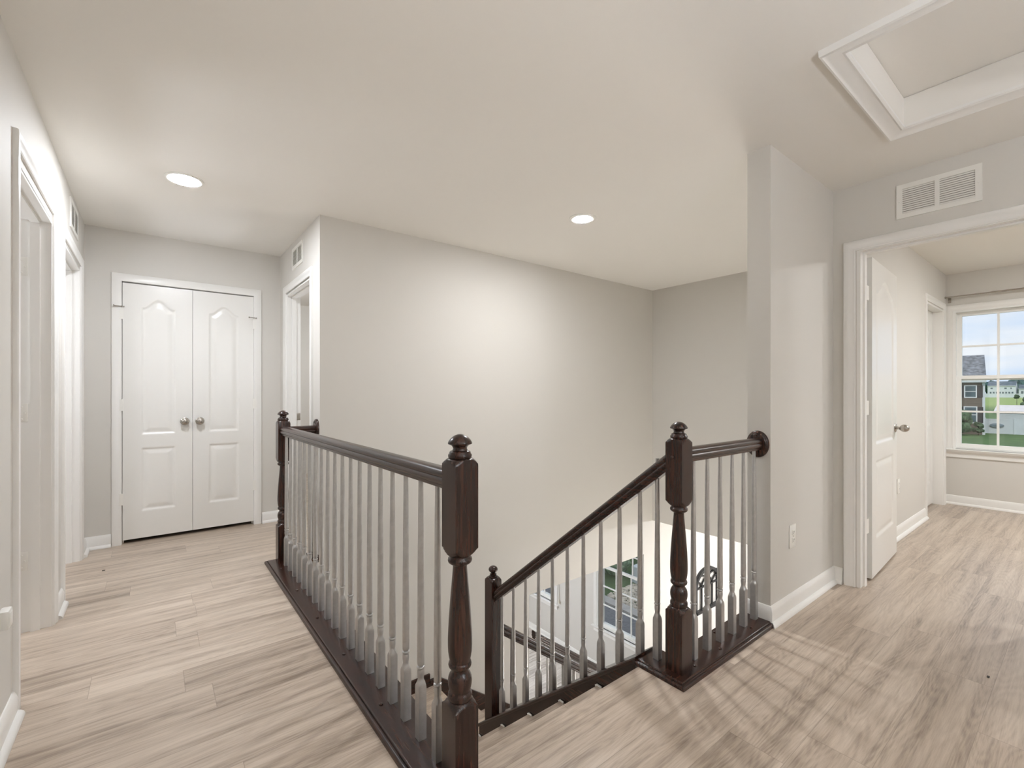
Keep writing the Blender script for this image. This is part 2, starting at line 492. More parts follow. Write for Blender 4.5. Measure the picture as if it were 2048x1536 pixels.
# ------------------------------------------------------------------ lower storey shell
FX = 5.42
box_ = BM(); box(box_, .66, FX, -.4, 8.6, LOW - .1, LOW); box(box_, FX, 7.5, -.4, YB + .08, LOW - .1, LOW)
struct(finish('floor_entry', box_, M['floor_low'], sharp=0))
W1 = (3.86, 4.79); W2 = (5.73, 6.66); LZ0, LZ1 = -2.42, -.62
wall('wall_front_windows', 'x', FX, FX + .16, YB + T - .03, 8.6, LOW - .5, .05, holes=[(*W1, LZ0, LZ1), (*W2, LZ0, LZ1)])
wall('wall_front_far', 'y', 8.5, 8.6, .66, FX, LOW, -.2)
wall('wall_front_left', 'x', .56, .66, YB, 8.6, LOW, -.2)
wall('wall_entry_front', 'x', 7.5, 7.6, -.4, YB, LOW - .5, -.3)
wall('wall_entry_rear', 'y', -.5, -.4, .66, 7.6, LOW, -.3)
wall('wall_entry_left', 'x', .56, .66, -.5, 1.03, LOW, -.3)
bm = BM()
box(bm, .66, FX, YB + T - .03, 8.6, -.34, -.2)
box(bm, XE + T, 7.6, -.5, YB + T - .03, -.395, -.30)
box(bm, .66, XE + T, -.5, 1.03, -.395, -.30)
struct(finish('ceiling_entry', bm, M['ceiling'], sharp=0))

# ------------------------------------------------------------------ baseboards
BASE = [(0, 0), (.033, 0), (.033, .006), (.029, .014), (.021, .020), (.014, .022), (.014, .070), (.011, .078), (.009, .086), (.004, .094), (0, .095)]
def baseboard(bm, P, Q, n, z=0, m0=0, m1=0, prof=BASE):
    """run from P to Q (xy) on the wall face, n = outward normal (xy); m0/m1 mitre the ends"""
    P, Q, n = Vector((*P, z)), Vector((*Q, z)), Vector((*n, 0))
    t = (Q - P).normalized()
    sweep(bm, [[P + n * u + Vector((0, 0, v)) + t * (m0 * u) for u, v in prof],
               [Q + n * u + Vector((0, 0, v)) + t * (m1 * u) for u, v in prof]])
def base_obj(name, *runs, mat='trim', prof=BASE):
    bm = BM()
    for r in runs: baseboard(bm, *r[:3], **(r[3] if len(r) > 3 else {}), prof=prof)
    return struct(finish(name, bm, M[mat], sharp=40))
base_obj('baseboard_left', ((XL, -4.6), (XL, 2.432), (1, 0)), ((XL, 3.328), (XL, 3.552), (1, 0)), ((XL, 4.468), (XL, YC), (1, 0), dict(m1=-1)))
base_obj('baseboard_closet', ((XL, YC), (-.249, YC), (0, -1), dict(m0=1)), ((.781, YC), (XR, YC), (0, -1), dict(m1=-1)))
base_obj('baseboard_hall_right', ((XR, YB + .16), (XR, 3.572), (-1, 0)), ((XR, 4.488), (XR, YC), (-1, 0), dict(m1=-1)))
base_obj('baseboard_divider', ((XC, Y1), (XD, Y1), (0, -1), dict(m0=-1, m1=-1)))
FLATB = [(0, 0), (.014, 0), (.014, .070), (.011, .078), (.009, .086), (.004, .094), (0, .095)]
base_obj('baseboard_divider_end', ((XC, Y1), (XC, Y2), (-1, 0), dict(m0=-1, z=.0)), prof=FLATB)
base_obj('baseboard_right', ((XD, Y1), (XD, .976), (-1, 0), dict(m0=-1)), ((XD, -4.6), (XD, .05), (-1, 0)))
base_obj('baseboard_bedroom_left', ((XD + .12, 1.015), (5.73, 1.015), (0, -1)))
base_obj('baseboard_bedroom_window', ((BW, 1.015), (BW, -4.6), (-1, 0), dict(m0=.01)))
base_obj('baseboard_front_room', ((FX, 8.5), (FX, YB + .1), (-1, 0), dict(z=LOW)))
base_obj('baseboard_entry', ((XE, YB), (7.5, YB), (0, -1), dict(z=LOW)))

# ------------------------------------------------------------------ door casings, jambs, leaves
COL = [(0, 0), (0, .009), (.006, .012), (.012, .010), (.030, .013), (.036, .016), (.052, .018), (.058, .016), (.060, .012), (.060, 0)]
FLAT = [(0, 0), (0, .013), (.004, .016), (.056, .016), (.060, .013), (.060, 0)]
def casing(bm, axis, p, n, a0, a1, ztop, zbot=0, prof=COL, bottom=False):
    """mitred frame round an opening on the wall face at p; n=+1/-1 outward along the axis"""
    def P(a, z, v):
        q = p + n * v
        return (q, a, z) if axis == 'x' else (a, q, z)
    st = [[P(a0 - u, zbot, v) for u, v in prof], [P(a0 - u, ztop + u, v) for u, v in prof],
          [P(a1 + u, ztop + u, v) for u, v in prof], [P(a1 + u, zbot, v) for u, v in prof]]
    return sweep(bm, st)
def jamb(bm, axis, p0, p1, a0, a1, ztop, t=.012, zbot=0, stop=None):
    """lining of an opening through a wall p0..p1, with an optional stop strip s0..s1"""
    def bx(pa, pb, aa, ab, za, zb):
        if axis == 'x': box(bm, pa, pb, aa, ab, za, zb)
        else: box(bm, aa, ab, pa, pb, za, zb)
    bx(p0, p1, a0 - .004, a0 + t, zbot, ztop); bx(p0, p1, a1 - t, a1 + .004, zbot, ztop)
    bx(p0, p1, a0 + t, a1 - t, ztop - t, ztop + .004)
    if stop:
        s0, s1 = stop
        bx(s0, s1, a0 + t, a0 + t + .011, zbot, ztop - t); bx(s0, s1, a1 - t - .011, a1 - t, zbot, ztop - t)
        bx(s0, s1, a0 + t + .011, a1 - t - .011, ztop - t - .011, ztop - t)
    return bm
def leaf_mesh(width, z0, z1, panels, thick=.035, step=.0065):
    """moulded two-panel door leaf; local x 0..width, face at y=0 looking to -y, body to +y"""
    nx = int(width / step) + 1; nz = int((z1 - z0) / step) + 1
    xs = np.linspace(0, width, nx); zs = np.linspace(z0, z1, nz)
    X, Z = np.meshgrid(xs, zs, indexing='ij'); depth = np.zeros_like(X)
    for (x0, x1, pz0, pz1, arch) in panels:
        t = np.clip((X - (x0 + x1) / 2) / ((x1 - x0) / 2), -1, 1)
        a = np.clip(np.abs(t) / .88, 0, 1)
        top = pz1 + arch * (.5 + .5 * np.cos(np.pi * a))
        slope = 1.0 if arch == 0 else .82
        d = np.minimum(np.minimum(X - x0, x1 - X), np.minimum(Z - pz0, (top - Z) * slope))
        f = np.interp(d, [0, .006, .014, .020, .048, .056], [0, .0035, .0085, .0085, .0025, .002])
        depth = np.maximum(depth, np.where(d > 0, f, 0))
    n = nx * nz
    V = [(float(X[i, j]), float(depth[i, j]), float(Z[i, j])) for i in range(nx) for j in range(nz)]
    V += [(float(X[i, j]), thick - float(depth[i, j]), float(Z[i, j])) for i in range(nx) for j in range(nz)]
    F = []
    for i in range(nx - 1):
        for j in range(nz - 1):
            a, b, c, d = i * nz + j, (i + 1) * nz + j, (i + 1) * nz + j + 1, i * nz + j + 1
            F.append((a, b, c, d)); F.append((n + a, n + d, n + c, n + b))
    for i in range(nx - 1):
        a, b = i * nz, (i + 1) * nz; F.append((a, n + a, n + b, b))
        a, b = i * nz + nz - 1, (i + 1) * nz + nz - 1; F.append((a, b, n + b, n + a))
    for j in range(nz - 1):
        a, b = j, j + 1; F.append((a, b, n + b, n + a))
        a, b = (nx - 1) * nz + j, (nx - 1) * nz + j + 1; F.append((a, n + a, n + b, b))
    me = bpy.data.meshes.new('door_leaf')
    me.from_pydata(V, [], F); me.update()
    me.materials.append(M['door'])
    me.polygons.foreach_set('use_smooth', [True] * len(me.polygons))
    me.set_sharp_from_angle(angle=R(50))
    return me
def link_mesh(name, me, parent, loc, rz=0):
    o = bpy.data.objects.new(name, me); C.objects.link(o)
    o.location = Vector(loc) - root_loc(parent); o.rotation_euler = (0, 0, rz); o.parent = parent
    return o
def hinge(bm, x, y, z, axis='x', h=.09):
    """painted butt hinge: knuckle and a sliver of leaf"""
    lathe(bm, [(.0001, -h / 2 - .004), (.006, -h / 2), (.0065, -h / 2 + .002), (.0065, h / 2 - .002), (.006, h / 2), (.0001, h / 2 + .004)], (x, y, z), 'z', 12)
    for k in (-.018, .018):
        lathe(bm, [(.0072, k - .001), (.0072, k + .001)], (x, y, z), 'z', 12)
    return bm

# door_1: the closet double door
d1 = setting('door_1', (.265, YC, 0))
cz = casing(BM(), 'y', YC, -1, CL[0] + .003, CL[1] - .003, DH, prof=FLAT)
finish('door_casing', cz, M['trim'], d1, 40)
finish('door_jamb', jamb(BM(), 'y', YC, YC + T, CL[0], CL[1], DH + .004, t=.004, stop=(YC + .042, YC + .06)), M['trim'], d1, 0)
LW = .4475
cl_mesh = leaf_mesh(LW, .030, 2.037, [(.112, .334, .848, 1.858, .066), (.112, .334, .243, .742, 0)])
for i, x in enumerate((-.1825, .2675)):
    lf = link_mesh('door_leaf', cl_mesh, d1, (x, YC + .002, 0))
    kx = .213 if i == 0 else .317
    bm = lathe(BM(), [(.0001, 0), (.031, 0), (.032, .003), (.029, .006), (.014, .009), (.010, .014), (.0095, .022), (.014, .028), (.024, .033), (.0285, .041), (.0285, .047), (.025, .054), (.016, .059), (.0001, .0605)], (kx, YC + .002, .942), '-y', 32)
    o = finish('door_knob', bm, M['nickel'], lf, 35); o['label'] = 'round satin nickel knob'
    hx = -.188 if i == 0 else .7205
    for z in (1.795, 1.083, .352):
        bm = hinge(BM(), hx, YC - .006, z); box(bm, hx - .012, hx + .012, YC - .0175, YC - .0155, z - .045, z + .045)
        finish('hinge', bm, M['white'], lf, 40)
    # hinge-pin stop above the top hinge
    s = -1
    bm = BM(); z = 1.846
    lathe(bm, [(.0055, -.004), (.0055, .010)], (hx, YC - .008, z), 'z', 12)
    tube(bm, [(hx + .012, YC - .020, z + .002), (hx - .040, YC - .034, z + .002)], .0032, 8)
    lathe(bm, [(.0001, 0), (.007, .001), (.007, .008), (.0001, .009)], (hx - .040, YC - .034, z + .002), '-x', 12)
    lathe(bm, [(.0001, 0), (.006, .001), (.006, .006), (.0001, .007)], (hx + .012, YC - .020, z + .002), 'x', 12)
    o = finish('hinge_pin_stop', bm, M['nickel'], lf, 35); o['label'] = 'small metal hinge pin door stop'

# door_2, door_3: openings in the left wall
for nm, D in (('door_2', D1), ('door_3', D2)):
    d = setting(nm, (XL, sum(D) / 2, 0))
    finish('door_casing', casing(BM(), 'x', XL, 1, D[0] + .003, D[1] - .003, DH + .04 if nm == 'door_2' else DH + .02), M['trim'], d, 40)
    finish('door_jamb', jamb(BM(), 'x', XL - T, XL, D[0], D[1], DH, stop=(XL - .075, XL - .040)), M['trim'], d, 0)
    finish('door_casing', casing(BM(), 'x', XL - T, -1, D[0] + .003, D[1] - .003, DH), M['trim'], d, 40)
    for z in (1.80, 1.08, .35):
        bm = BM(); yy = D[1] - .012
        box(bm, XL - .115, XL - .083, yy - .0022, yy, z - .045, z + .045, .0008)
        for k in (-.03, 0, .03): lathe(bm, [(.0001, 0), (.004, .0003), (.003, .0018), (.0001, .002)], (XL - .098 - (.006 if k else -.004), yy - .002, z + k), '-y', 10)
        finish('hinge', bm, M['white'], d, 40)

# door_4: opening on the right side of the hall
d4 = setting('door_4', (XR, sum(DB) / 2, 0))
finish('door_casing', casing(BM(), 'x', XR, -1, DB[0] + .003, DB[1] - .003, DH + .008), M['trim'], d4, 40)
finish('door_jamb', jamb(BM(), 'x', XR, XR + T, DB[0], DB[1], DH, stop=(XR + .045, XR + .08)), M['trim'], d4, 0)
bm = box(BM(), XR + .082, XR + .112, DB[1] - .0145, DB[1] - .012, .935, .995, .0008)
box(bm, XR + .089, XR + .105, DB[1] - .0152, DB[1] - .0144, .950, .980)
finish('strike_plate', bm, M['nickel'], d4, 40)

# door_5: the bedroom door, standing open
d5 = setting('door_5', (XD, .51, 0))
finish('door_casing', casing(BM(), 'x', XD, -1, .13 - .022, .89 + .022, DH - .005), M['trim'], d5, 40)
finish('door_jamb', jamb(BM(), 'x', XD - .001, XD + .121, .13, .89 + .012, DH + .004, t=.014, stop=(XD + .045, XD + .08)), M['trim'], d5, 0)
finish('door_casing', casing(BM(), 'x', XD + .12, 1, .13 - .005, .89 + .012, DH), M['trim'], d5, 40)
BLW = .752
b_mesh = leaf_mesh(BLW, .012, 2.03, [(.112, BLW - .112, .848, 1.842, .085), (.112, BLW - .112, .243, .742, 0)])
ANG = math.atan2(.917 - .878, 4.298 - 3.552)
lf = link_mesh('door_leaf', b_mesh, d5, (3.552, .878, 0), ANG)
ca, sa = math.cos(ANG), math.sin(ANG)
def on_leaf(u, v): return (3.552 + u * ca - v * sa, .878 + u * sa + v * ca)
kx, ky = on_leaf(.692, 0)
EGG = [(.0001, 0), (.031, 0), (.032, .003), (.028, .007), (.012, .010), (.010, .020), (.011, .026), (.017, .030), (.0235, .038), (.0265, .048), (.0255, .060), (.021, .071), (.013, .079), (.0001, .083)]
o = finish('door_knob', lathe(BM(), EGG, (kx, ky, .925), '-y', 32), M['nickel'], lf, 35); o['label'] = 'egg-shaped satin nickel knob'
kx, ky = on_leaf(.692, .035)
finish('door_knob', lathe(BM(), EGG, (kx, ky, .925), 'y', 32), M['nickel'], lf, 35)
for o in lf.children:
    o.matrix_parent_inverse = Matrix.Rotation(-ANG, 4, 'Z')
for z in (1.80, 1.085, .35):
    bm = hinge(BM(), 3.522, .917, z, h=.089)
    box(bm, 3.522, 3.5525, .912, .9145, z - .0445, z + .0445)
    box(bm, 3.5495, 3.5520, .882, .914, z - .0445, z + .0445)
    box(bm, XD + .09, 3.522, .8865, .8885, z - .0445, z + .0445)
    for k, s in ((-.03, 0), (0, .008), (.03, 0)):
        lathe(bm, [(.0001, 0), (.004, .0003), (.003, .0016), (.0001, .0018)], (3.5496, .892 + s, z + k), '-x', 10)
    finish('hinge', bm, M['white'], d5, 40)

# door_6: closed closet door set in the bedroom's left wall
d6 = setting('door_6', (6.17, 1.015, 0))
finish('door_casing', casing(BM(), 'y', 1.015, -1, 5.79, 6.55, DH + .012), M['trim'], d6, 40)
finish('door_jamb', jamb(BM(), 'y', 1.014, 1.126, 5.79, 6.55, DH), M['trim'], d6, 0)
link_mesh('door_leaf', leaf_mesh(.73, .012, 2.03, [(.112, .618, .848, 1.842, .085), (.112, .618, .243, .742, 0)], step=.012), d6, (5.805, 1.092, 0))

# ------------------------------------------------------------------ windows
def sash(bm, axis, p, a0, a1, z0, z1, cols, rows, rail=.036, t=.03, bar=.018):
    def bx(aa, ab, za, zb, tt=t):
        if axis == 'x': box(bm, p - tt / 2, p + tt / 2, aa, ab, za, zb)
    bx(a0, a0 + rail, z0, z1); bx(a1 - rail, a1, z0, z1)
    bx(a0 + rail, a1 - rail, z0, z0 + rail); bx(a0 + rail, a1 - rail, z1 - rail, z1)
    g0, g1, h0, h1 = a0 + rail, a1 - rail, z0 + rail, z1 - rail
    for i in range(1, cols):
        c = g0 + (g1 - g0) * i / cols; bx(c - bar / 2, c + bar / 2, h0, h1, .016)
    for j in range(1, rows):
        c = h0 + (h1 - h0) * j / rows; bx(g0, g1, c - bar / 2, c + bar / 2, .0155)
    return (g0, g1, h0, h1)
def window(name, X, thick, y0, y1, z0, z1, cols, rows, stool=True):
    """double-hung window in a wall whose room face is x=X (room on the -x side)"""
    wd = setting(name, (X, (y0 + y1) / 2, z0))
    finish('window_casing', casing(BM(), 'x', X, -1, y0, y1, z1, zbot=z0), M['trim'], wd, 40)
    bm = BM()
    box(bm, X - .004, X + thick, y0 - .003, y0 + .018, z0, z1); box(bm, X - .004, X + thick, y1 - .018, y1 + .003, z0, z1)
    box(bm, X - .004, X + thick, y0 + .018, y1 - .018, z1 - .018, z1 + .003)
    box(bm, X + .02, X + thick, y0 + .018, y1 - .018, z0, z0 + .022)
    finish('window_frame', bm, M['vinyl'], wd, 0)
    zm = (z0 + z1) / 2 + .02
    for (za, zb, p) in ((zm - .025, z1 - .018, X + .092), (z0 + .022, zm + .025, X + .058)):
        bm = BM(); g = sash(bm, 'x', p, y0 + .018, y1 - .018, za, zb, cols, rows)
        s = finish('window_sash', bm, M['vinyl'], wd, 0)
        bm = BM(); box(bm, p - .002, p + .002, g[0] - .004, g[1] + .004, g[2] - .004, g[3] + .004)
        finish('window_pane', bm, M['glass'], s, 0)
    bm = BM()
    prism(bm, [(X - .045, z0 - .012), (X - .050, z0 - .006), (X - .048, z0), (X + .03, z0), (X + .03, z0 - .022), (X - .042, z0 - .022)], 'y', y0 - .09, y1 + .085)
    finish('window_sill', bm, M['trim'], wd, 40)
    bm = BM()
    prism(bm, [(X, z0 - .022), (X - .030, z0 - .022), (X - .026, z0 - .034), (X - .014, z0 - .046), (X - .014, z0 - .085), (X, z0 - .088)], 'y', y0 - .06, y1 + .06)
    finish('window_apron', bm, M['trim'], wd, 40)
    return wd
window('window_1', BW, .14, WY0, WY1, WZ0, WZ1, 3, 2)
window('window_2', FX, .16, W1[0], W1[1], LZ0, LZ1, 3, 3)
window('window_3', FX, .16, W2[0], W2[1], LZ0, LZ1, 3, 3)

# ------------------------------------------------------------------ attic hatch
hb = thing('attic_hatch', 'recessed white attic hatch with moulded trim in the ceiling at upper right', 'hatch', (2.4, .276, H))
FR = [(0, .125), (0, -.012), (.006, -.016), (.014, -.012), (.022, -.016), (.050, -.020), (.062, -.026), (.068, -.022), (.070, 0), (.012, 0), (.012, .125)]
bm = BM()
cs = [(HX0 + .001, HY0 + .001, -1, -1), (HX1 - .001, HY0 + .001, 1, -1), (HX1 - .001, HY1 - .001, 1, 1), (HX0 + .001, HY1 - .001, -1, 1)]
TRIM = [(-.004, -.001), (-.004, -.012), (.004, -.017), (.012, -.013), (.022, -.016), (.050, -.020), (.060, -.027), (.068, -.024), (.070, 0)]
st = [[(x + sx * u, y + sy * u, H + v) for u, v in TRIM] for x, y, sx, sy in cs]
sweep(bm, st + [st[0]], cap=False)
finish('hatch_trim', bm, M['trim'], hb, 40)
bm = BM()
box(bm, HX0 - .03, HX1 + .03, HY0 - .03, HY1 + .03, H + .131, H + .15)
finish('hatch_panel', bm, M['ceiling'], hb, 0)
bm = BM(); q = .004
for (x0, x1, y0, y1) in ((HX0 - .001, HX0 + q, HY0, HY1), (HX1 - q, HX1 + .001, HY0, HY1), (HX0 + q, HX1 - q, HY0 - .001, HY0 + q), (HX0 + q, HX1 - q, HY1 - q, HY1 + .001)):
    box(bm, x0, x1, y0, y1, H - .001, H + .126)
finish('hatch_lining', bm, M['ceiling'], hb, 0)

# ------------------------------------------------------------------ recessed lights
def downlight(x, y, lens, mat, label, z=H, depth=0.0):
    t = thing('recessed_light', label, 'ceiling light', (x, y, z), 'recessed ceiling lights')
    Ro = .098
    bm = lathe(BM(), [(Ro, 0), (Ro, -.003), (Ro - .006, -.0065), (lens + .008, -.0075), (lens + .001, -.005), (lens, .0)], (x, y, z), 'z', 48)
    bm.free()
    bm = BM(); n = 48
    pr = [(Ro, .0005), (Ro, -.003), (Ro - .006, -.0065), (lens + .006, -.0075), (lens, -.004), (lens, -.0015)]
    rings = [[(x + r * math.cos(2 * math.pi * i / n), y + r * math.sin(2 * math.pi * i / n), z + h) for i in range(n)] for r, h in pr]
    loft(bm, rings, cap=False)
    finish('trim_ring', bm, M['white'], t, 40)
    bm = lathe(BM(), [(lens, -.0012), (lens, -.0075), (lens * .85, -.0088), (lens * .5, -.0096), (.0001, -.0100)], (x, y, z), 'z', n)
    finish('lens', bm, M[mat], t, 40)
    return t
downlight(.150, 3.334, .078, 'l_hall', 'round recessed light glowing in the hall ceiling in front of the closet doors')
downlight(2.452, 2.305, .064, 'l_stair', 'round recessed light glowing in the ceiling over the stairwell')
# fill lamps added out of view to even out the light
def fill_torchiere(x, y, z0, h, r, mat, label):  # invented uplights that brighten the ceilings from out of view
    t = thing('fill_floor_lamp', label, 'added fill lamp', (x, y, z0)); z = z0 + h
    finish('base', lathe(BM(), [(.0001, 0), (.14, 0), (.14, .012), (.05, .03), (.014, .04)], (x, y, z0), 'z', 36), M['nickel'], t, 40)
    finish('pole', tube(BM(), [(x, y, z0 + .03), (x, y, z - .06)], .013, 14), M['nickel'], t, 40)
    finish('lamp_shade', lathe(BM(), [(.013, -.08), (.06, -.07), (r + .03, -.03), (r + .05, .03), (r + .045, .03), (r + .025, -.022), (.05, -.055), (.0001, -.06)], (x, y, z), 'z', 40), M['white'], t, 40)
    finish('bulb_disc', lathe(BM(), [(.0001, -.018), (r, -.018), (r, -.010), (.0001, -.010)], (x, y, z), 'z', 32), M[mat], t, 40)
fill_torchiere(.60, -1.3, 0, 1.12, .12, 'fill_up', 'added upward shining fill lamp standing unseen behind the viewpoint')
fill_torchiere(4.25, 1.65, LOW, .75, .36, 'fill_up_entry', 'added upward shining fill lamp hidden in the entry below the stair end wall')
fill_torchiere(-1.75, 3.25, 0, .75, .36, 'fill_up_side', 'added upward shining fill lamp hidden in the room at the left')
fill_torchiere(2.25, 4.10, 0, .75, .36, 'fill_up_bath', 'added upward shining fill lamp hidden in the room behind the stair wall')
def fill_globe_lamp(x, y, label):  # invented globe giving soft fill from behind the viewpoint
    t = thing('fill_pendant', label, 'pendant lamp', (x, y, H))
    finish('canopy', lathe(BM(), [(.06, 0), (.06, -.012), (.03, -.03), (.0001, -.032)], (x, y, H), 'z', 32), M['nickel'], t, 40)
    finish('stem', tube(BM(), [(x, y, H - .03), (x, y, H - .46)], .006, 12), M['nickel'], t, 40)
    z = H - .60
    finish('lamp_shade', lathe(BM(), [(.15 * math.sin(math.pi * i / 20), .15 * math.cos(math.pi * i / 20)) for i in range(21)], (x, y, z), 'z', 40), M['fill_globe'], t, 40)
fill_globe_lamp(1.5, -2.4, 'added glowing globe as fill light in the hall behind the viewpoint')
def fill_flush_lamp(x, y, z, r, mat, label):  # added fill for bedroom, side rooms, entry and front room
    t = thing('fill_ceiling_lamp', label, 'ceiling lamp', (x, y, z))
    finish('lamp_base', lathe(BM(), [(r + .012, 0), (r + .014, -.02), (r, -.024)], (x, y, z), 'z', 40), M['nickel'], t, 40)
    finish('lamp_shade', lathe(BM(), [(r, -.022), (r * .97, -.05), (r * .8, -.078), (r * .45, -.095), (.0001, -.10)], (x, y, z), 'z', 40), M[mat], t, 40)
fill_flush_lamp(4.9, -1.6, H, .20, 'fill_bed', 'added round fill lamp on the bedroom ceiling far from the window')
downlight(5.2, -.60, .078, 'fill_bed_down', 'added round recessed fill light, unseen, in the bedroom ceiling nearer the window')  # added out of view to brighten the bedroom floor
fill_flush_lamp(-1.9, 3.0, H, .17, 'fill_side', 'added round fill lamp on the ceiling of the room at the left')
fill_flush_lamp(2.0, 5.4, H, .17, 'fill_bath', 'added round fill lamp on the ceiling behind the stair wall')
fill_flush_lamp(6.2, 1.6, -.395, .17, 'fill_foyer', 'added round fill lamp on the entry ceiling')
fill_flush_lamp(3.0, 5.6, -.34, .17, 'fill_front', 'added round fill lamp on the ceiling of the front room')

# ------------------------------------------------------------------ return air vents
def vent(axis, p, n, a0, a1, z0, z1, label, mull=True):
    """louvred grille on the wall face p, outward n"""
    c = (a0 + a1) / 2
    t = thing('air_vent', label, 'air vent', (p, c, z0) if axis == 'x' else (c, p, z0), 'return air vents over the doors')
    def bx(bm, v0, v1, aa, ab, za, zb, bev=0):
        q0, q1 = sorted((p + n * v0, p + n * v1))
        box(bm, q0, q1, aa, ab, za, zb, bev)
    bw = .026
    bm = BM()
    bx(bm, 0, .007, a0, a0 + bw, z0, z1); bx(bm, 0, .007, a1 - bw, a1, z0, z1)
    bx(bm, 0, .007, a0 + bw, a1 - bw, z0, z0 + bw); bx(bm, 0, .007, a0 + bw, a1 - bw, z1 - bw, z1)
    bx(bm, 0, .007, c - .010, c + .010, z0 + bw, z1 - bw)
    for a in (a0 + bw / 2, a1 - bw / 2):
        lathe(bm, [(.0001, 0), (.005, .0004), (.004, .002), (.0001, .0024)], (p + n * .007, a, (z0 + z1) / 2), 'x' if n > 0 else '-x', 12)
    finish('vent_frame', bm, M['white'], t, 0)
    bm = BM(); bx(bm, .0003, .0012, a0 + bw, a1 - bw, z0 + bw, z1 - bw)
    finish('vent_back', bm, M['vent_back'], t, 0)
    N = 12; zz0, zz1 = z0 + bw, z1 - bw; pitch = (zz1 - zz0) / N
    for (aa, ab) in ((a0 + bw, c - .010), (c + .010, a1 - bw)):
        bm = BM()
        for k in range(N):
            zc = zz0 + pitch * (k + .5)
            # blades tilt down towards the room
            poly = [(p + n * .0062, zc - pitch * .44), (p + n * .0069, zc - pitch * .40), (p + n * .0030, zc + pitch * .34), (p + n * .0022, zc + pitch * .30)]
            prism(bm, poly, 'y', aa, ab)
        finish('louver_bank', bm, M['white'], t, 0)
    return t
vent('x', XD, -1, .371, .717, 2.170, 2.362, 'white louvred air vent above the bedroom door at right')
vent('x', XL, 1, 3.905, 4.250, 2.205, 2.390, 'white louvred air vent high on the left wall')
vent('x', XR, -1, 3.858, 4.196, 2.208, 2.385, 'small white louvred air vent above the door right of the closet')

# ------------------------------------------------------------------ wall outlets
def outlet(c, axis, n, label, w=.072, h=.118):
    """duplex outlet; c = centre on the wall face"""
    t = thing('wall_outlet', label, 'outlet', c)
    c = Vector(c)
    def bx(bm, u0, u1, z0, z1, v0, v1, bev=0):
        if axis == 'y':
            a, b = sorted((c.y + n * v0, c.y + n * v1)); box(bm, c.x + u0, c.x + u1, a, b, c.z + z0, c.z + z1, bev)
        else:
            a, b = sorted((c.x + n * v0, c.x + n * v1)); box(bm, a, b, c.y + u0, c.y + u1, c.z + z0, c.z + z1, bev)
    bm = BM(); bx(bm, -w / 2, w / 2, -h / 2, h / 2, 0, .006, .002)
    finish('cover_plate', bm, M['white'], t, 40)
    for dz in (-.0205, .0205):
        bm = BM(); bx(bm, -.0165, .0165, dz - .0135, dz + .0135, .0055, .0085, .0015)
        s = finish('socket', bm, M['white'], t, 40)
        bm = BM()
        bx(bm, -.008, -.0055, dz - .002, dz + .007, .0083, .0088); bx(bm, .0055, .008, dz - .002, dz + .007, .0083, .0088)
        bx(bm, -.0022, .0022, dz - .0095, dz - .005, .0083, .0088)
        finish('slots', bm, M['slot'], s, 0)
    bm = BM(); bx(bm, -.003, .003, -.003, .003, .0058, .0072, .0006)
    finish('screw', bm, M['nickel'], t, 0)
    return t
outlet((2.738, Y1, .402), 'y', -1, 'white duplex outlet low on the wall beside the short railing', w=.078, h=.124)
outlet((XL, 2.190, .405), 'x', 1, 'white wall outlet at the left edge behind a plugged-in adapter')
outlet((4.802, 1.015, .417), 'y', -1, 'white outlet low on the bedroom wall past the open door')
pg = thing('plug_adapter', 'white plug adapter stuck in the outlet at the left edge', 'adapter', (XL + .0088, 2.20, .405))
bm = box(BM(), XL + .0092, XL + .036, 2.168, 2.222, .412, .474, .006)
finish('adapter_body', bm, M['white'], pg, 40)
bm = box(BM(), XL + .035, XL + .0375, 2.178, 2.212, .422, .464, .001)
finish('adapter_face', bm, M['white'], pg, 40)

# ------------------------------------------------------------------ railings
SQ = .0385
NEWEL = [(.0, .06), (.255, .06), (.2700, .0545), (.2760, .0450), (.2810, .0390), (.2860, .0345), (.2870, .0330), (.2900, .0345), (.2960, .0352), (.3030, .0350), (.3080, .0325), (.3110, .0305),
         (.3140, .0305), (.3200, .0325), (.3300, .0345), (.3400, .0350), (.3500, .0340), (.3590, .0310), (.3660, .0260), (.3700, .0240), (.3740, .0240), (.3780, .0280), (.3820, .0325), (.3880, .0340), (.3940, .0325), (.3965, .0300),
         (.4000, .0300), (.4090, .0322), (.4250, .0346), (.4437, .0355), (.4650, .0354), (.4875, .0345), (.5150, .0330), (.5520, .0305), (.5900, .0275), (.6180, .0250), (.6480, .0225), (.6700, .0208), (.6760, .0212),
         (.6800, .0235), (.6825, .0300), (.6860, .0340), (.6915, .0356), (.6970, .0345), (.7000, .0315), (.7030, .0300), (.7055, .0305), (.7075, .0350), (.7110, .0390), (.7160, .0440), (.7220, .0490), (.7280, .0545), (.7320, .06),
         (.965, .06), (.9720, .0540), (.9790, .0470), (.9850, .0400), (.9885, .0350)]
FINIAL = [(.0300, .9880), (.0335, .9895), (.0350, .9940), (.0345, .9990), (.0315, 1.0020), (.0310, 1.0060), (.0285, 1.0085), (.0225, 1.0110), (.0205, 1.0160), (.0215, 1.0210), (.0270, 1.0265), (.0350, 1.0295), (.0357, 1.0320), (.0340, 1.0365), (.0300, 1.0425), (.0235, 1.0490), (.0150, 1.0545), (.0070, 1.0572), (.0001, 1.0580)]
